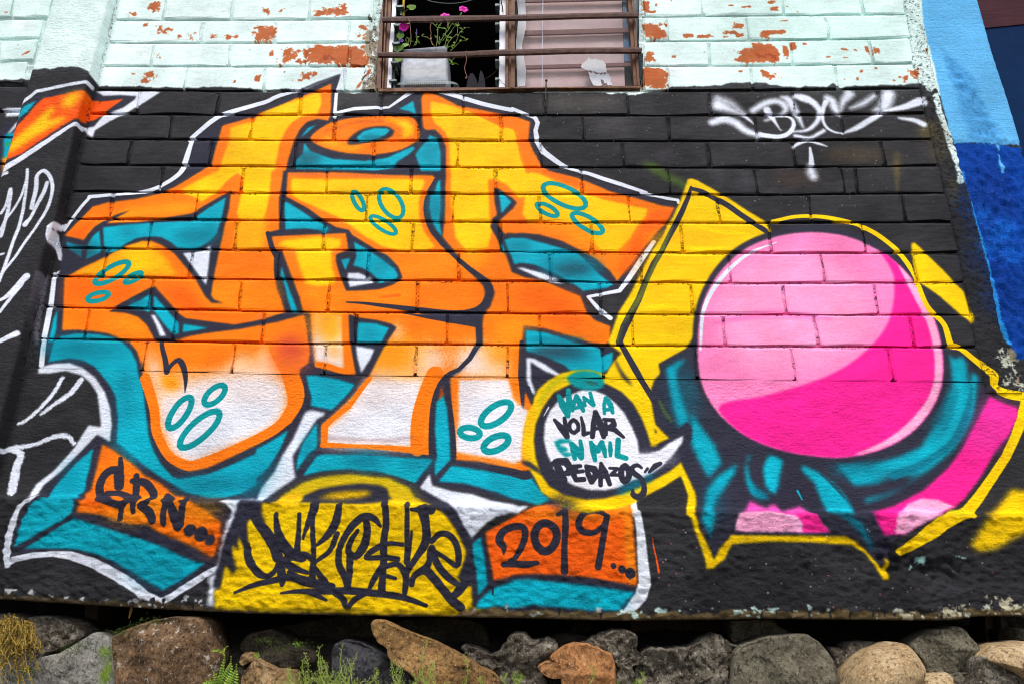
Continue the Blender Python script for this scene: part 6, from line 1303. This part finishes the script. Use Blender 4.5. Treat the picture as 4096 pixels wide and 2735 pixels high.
for i, (a, b) in enumerate(W_):
    s = a+" "+b; o = weed(s, -.17-.02*(i % 4) if i != 30 else -.14, 100+i, (-1)**i)

    if i in WL_: o['label'] = WL_[i]
    else: wl_.append((pp(b)[0][0], wlab(b), o))
ORD = ['first', 'second', 'third', 'fourth', 'fifth', 'sixth', 'seventh', 'eighth', 'ninth', 'tenth']
wl_.sort(key=lambda t: t[0]); cnt = {}
for x, where, o in wl_:
    k = cnt.get(where, 0); cnt[where] = k+1
    o['label'] = ORD[k]+' thin green weed from the left '+where
# low weed cushion
def cushion(name, label, ctr, n, spread, mat, sz, y, seed, kind='stuff', cat='moss', flat=1.0):
    r = random.Random(seed); parts = []
    for _ in range(n):
        c = pp(ctr)[r.randrange(len(pp(ctr)))]; x = c[0]+r.gauss(0, spread[0]); yy_ = c[1]+r.gauss(0, spread[1])
        p = at([(x, yy_)], y+r.uniform(-.015, .01))[0]; a = r.uniform(0, 6.28); L = r.uniform(.4, 1)*sz
        parts.append(leaf(p, (p[0]+math.cos(a)*L, p[1]-abs(r.gauss(0, .4))*L, p[2]+abs(math.sin(a))*L*flat), L*.4, (r.uniform(-.6, .6), -1, r.uniform(-.3, .8))))
    return tag(mesh(name, *join(parts), mat), label, None, None, kind)
cushion('ground_weeds', 'low green weeds along the bottom of the stones', "@24 480,1560 560,1540 640,1560 720,1560 800,1570 560,1500 700,1500 1300,1570 1560,1570 300,1570 900,1570", 900, (44, 13), M_weed, .008, -.20, 1)
cushion('moss_patch', 'green moss between the pale stone and the brown boulder', "@14 950,1265 980,1280 990,1400 960,1480 970,1520 985,1450 940,1540", 900, (11, 12), M_fern, .006, -.05, 2)
cushion('moss_patch', 'dark moss on the shaded stone tops', "@14 700,1220 650,1270 1250,1040 1100,1100 1400,990 260,1440 120,1520 240,1440 @24 380,1210 100,1180 200,1250", 1200, (26, 9), M_moss, .006, -.06, 3)
# dry yellow creeper at the lower left
cr = thing('dry_creeper', 'tangle of dry yellow creeper hanging over the stones at lower left', 'creeper', P("@14 100,1200", -.1)[0])
r = random.Random(21); st = []; lv = []
for i in range(95):
    x0 = r.uniform(-80, 330); y0_ = r.uniform(940, 1060)+max(0, x0-150)*.35; pts = [(x0, y0_)]; dx = r.uniform(-14, 14); L = r.randint(6, 20) if x0 < 200 else r.randint(4, 9)
    for k in range(L):
        dx += r.gauss(0, 12); dx *= .8; pts.append((pts[-1][0]+dx-4, pts[-1][1]+r.uniform(10, 46)))
    pts = np.array(pts)*FR['14'][2]+np.array(FR['14'][:2]); yv = -.06-.05*r.random()
    q = at(pts, np.linspace(yv+.03, yv-.03, len(pts))); st.append(tube([Vector(a) for a in q], .0011, 4))
    for a in q:
        for _ in range(2):
            an = r.uniform(0, 6.28); l_ = r.uniform(.004, .012); b = Vector(a)+Vector((math.cos(an)*l_, -r.random()*l_*.6, math.sin(an)*l_)); lv.append(leaf(a, b, l_*.45, (r.uniform(-.5, .5), -1, r.uniform(-.5, .5)), .3))
mesh('stems', *join(st), M_dry, cr); mesh('dry_leaves', *join(lv), M_dry, cr)
# fern
fe = thing('fern', 'small bright green fern beside the large brown boulder', 'fern', P("@14 2020,1540", -.12)[0])
def frond(s, y, wd):
    d = dens(pp(s), False, 1, 9); q = [Vector(a) for a in at(d, np.linspace(y, y-.03, len(d)))]; parts = [tube(q, .0010, 4)]
    n = len(q)
    for k in range(1, n):
        t = (q[k]-q[k-1]).normalized(); sd_ = t.cross(Vector((0, -1, 0))).normalized(); w_ = wd*math.sin(min(1, (k/n)*1.15+.12)*math.pi)**.6*(1-.25*k/n)
        for s_ in (-1, 1): parts.append(leaf(q[k], q[k]+sd_*s_*w_+t*w_*.35+Vector((0, -.003, -.002)), .0058, (0, -1, .15), .12))
    mesh('frond', *join(parts), M_fern, fe)
for s, w_ in (("@14 2010,1600 2060,1520 2110,1420 2120,1310", .018), ("@14 2060,1640 2130,1560 2160,1470 2170,1380", .020), ("@14 2000,1600 1960,1540 1900,1540 1850,1570", .014), ("@14 2010,1600 1990,1500 1950,1440", .014), ("@14 2020,1560 2040,1420 2060,1300 2040,1270", .009), ("@14 2050,1290 2010,1250 1945,1262", .006), ("@14 2040,1300 2060,1240 2090,1215", .006)): frond(s, -.11, w_)
# scattered green tufts on the stones
cushion('grass_tuft', 'tiny green tufts rooted between the rubble stones', "@14 225,1440 @24 380,1205 @24 10,1310 @34 1140,1560 @34 85,1500 @34 945,1550", 260, (9, 7), M_fern, .006, -.08, 5)
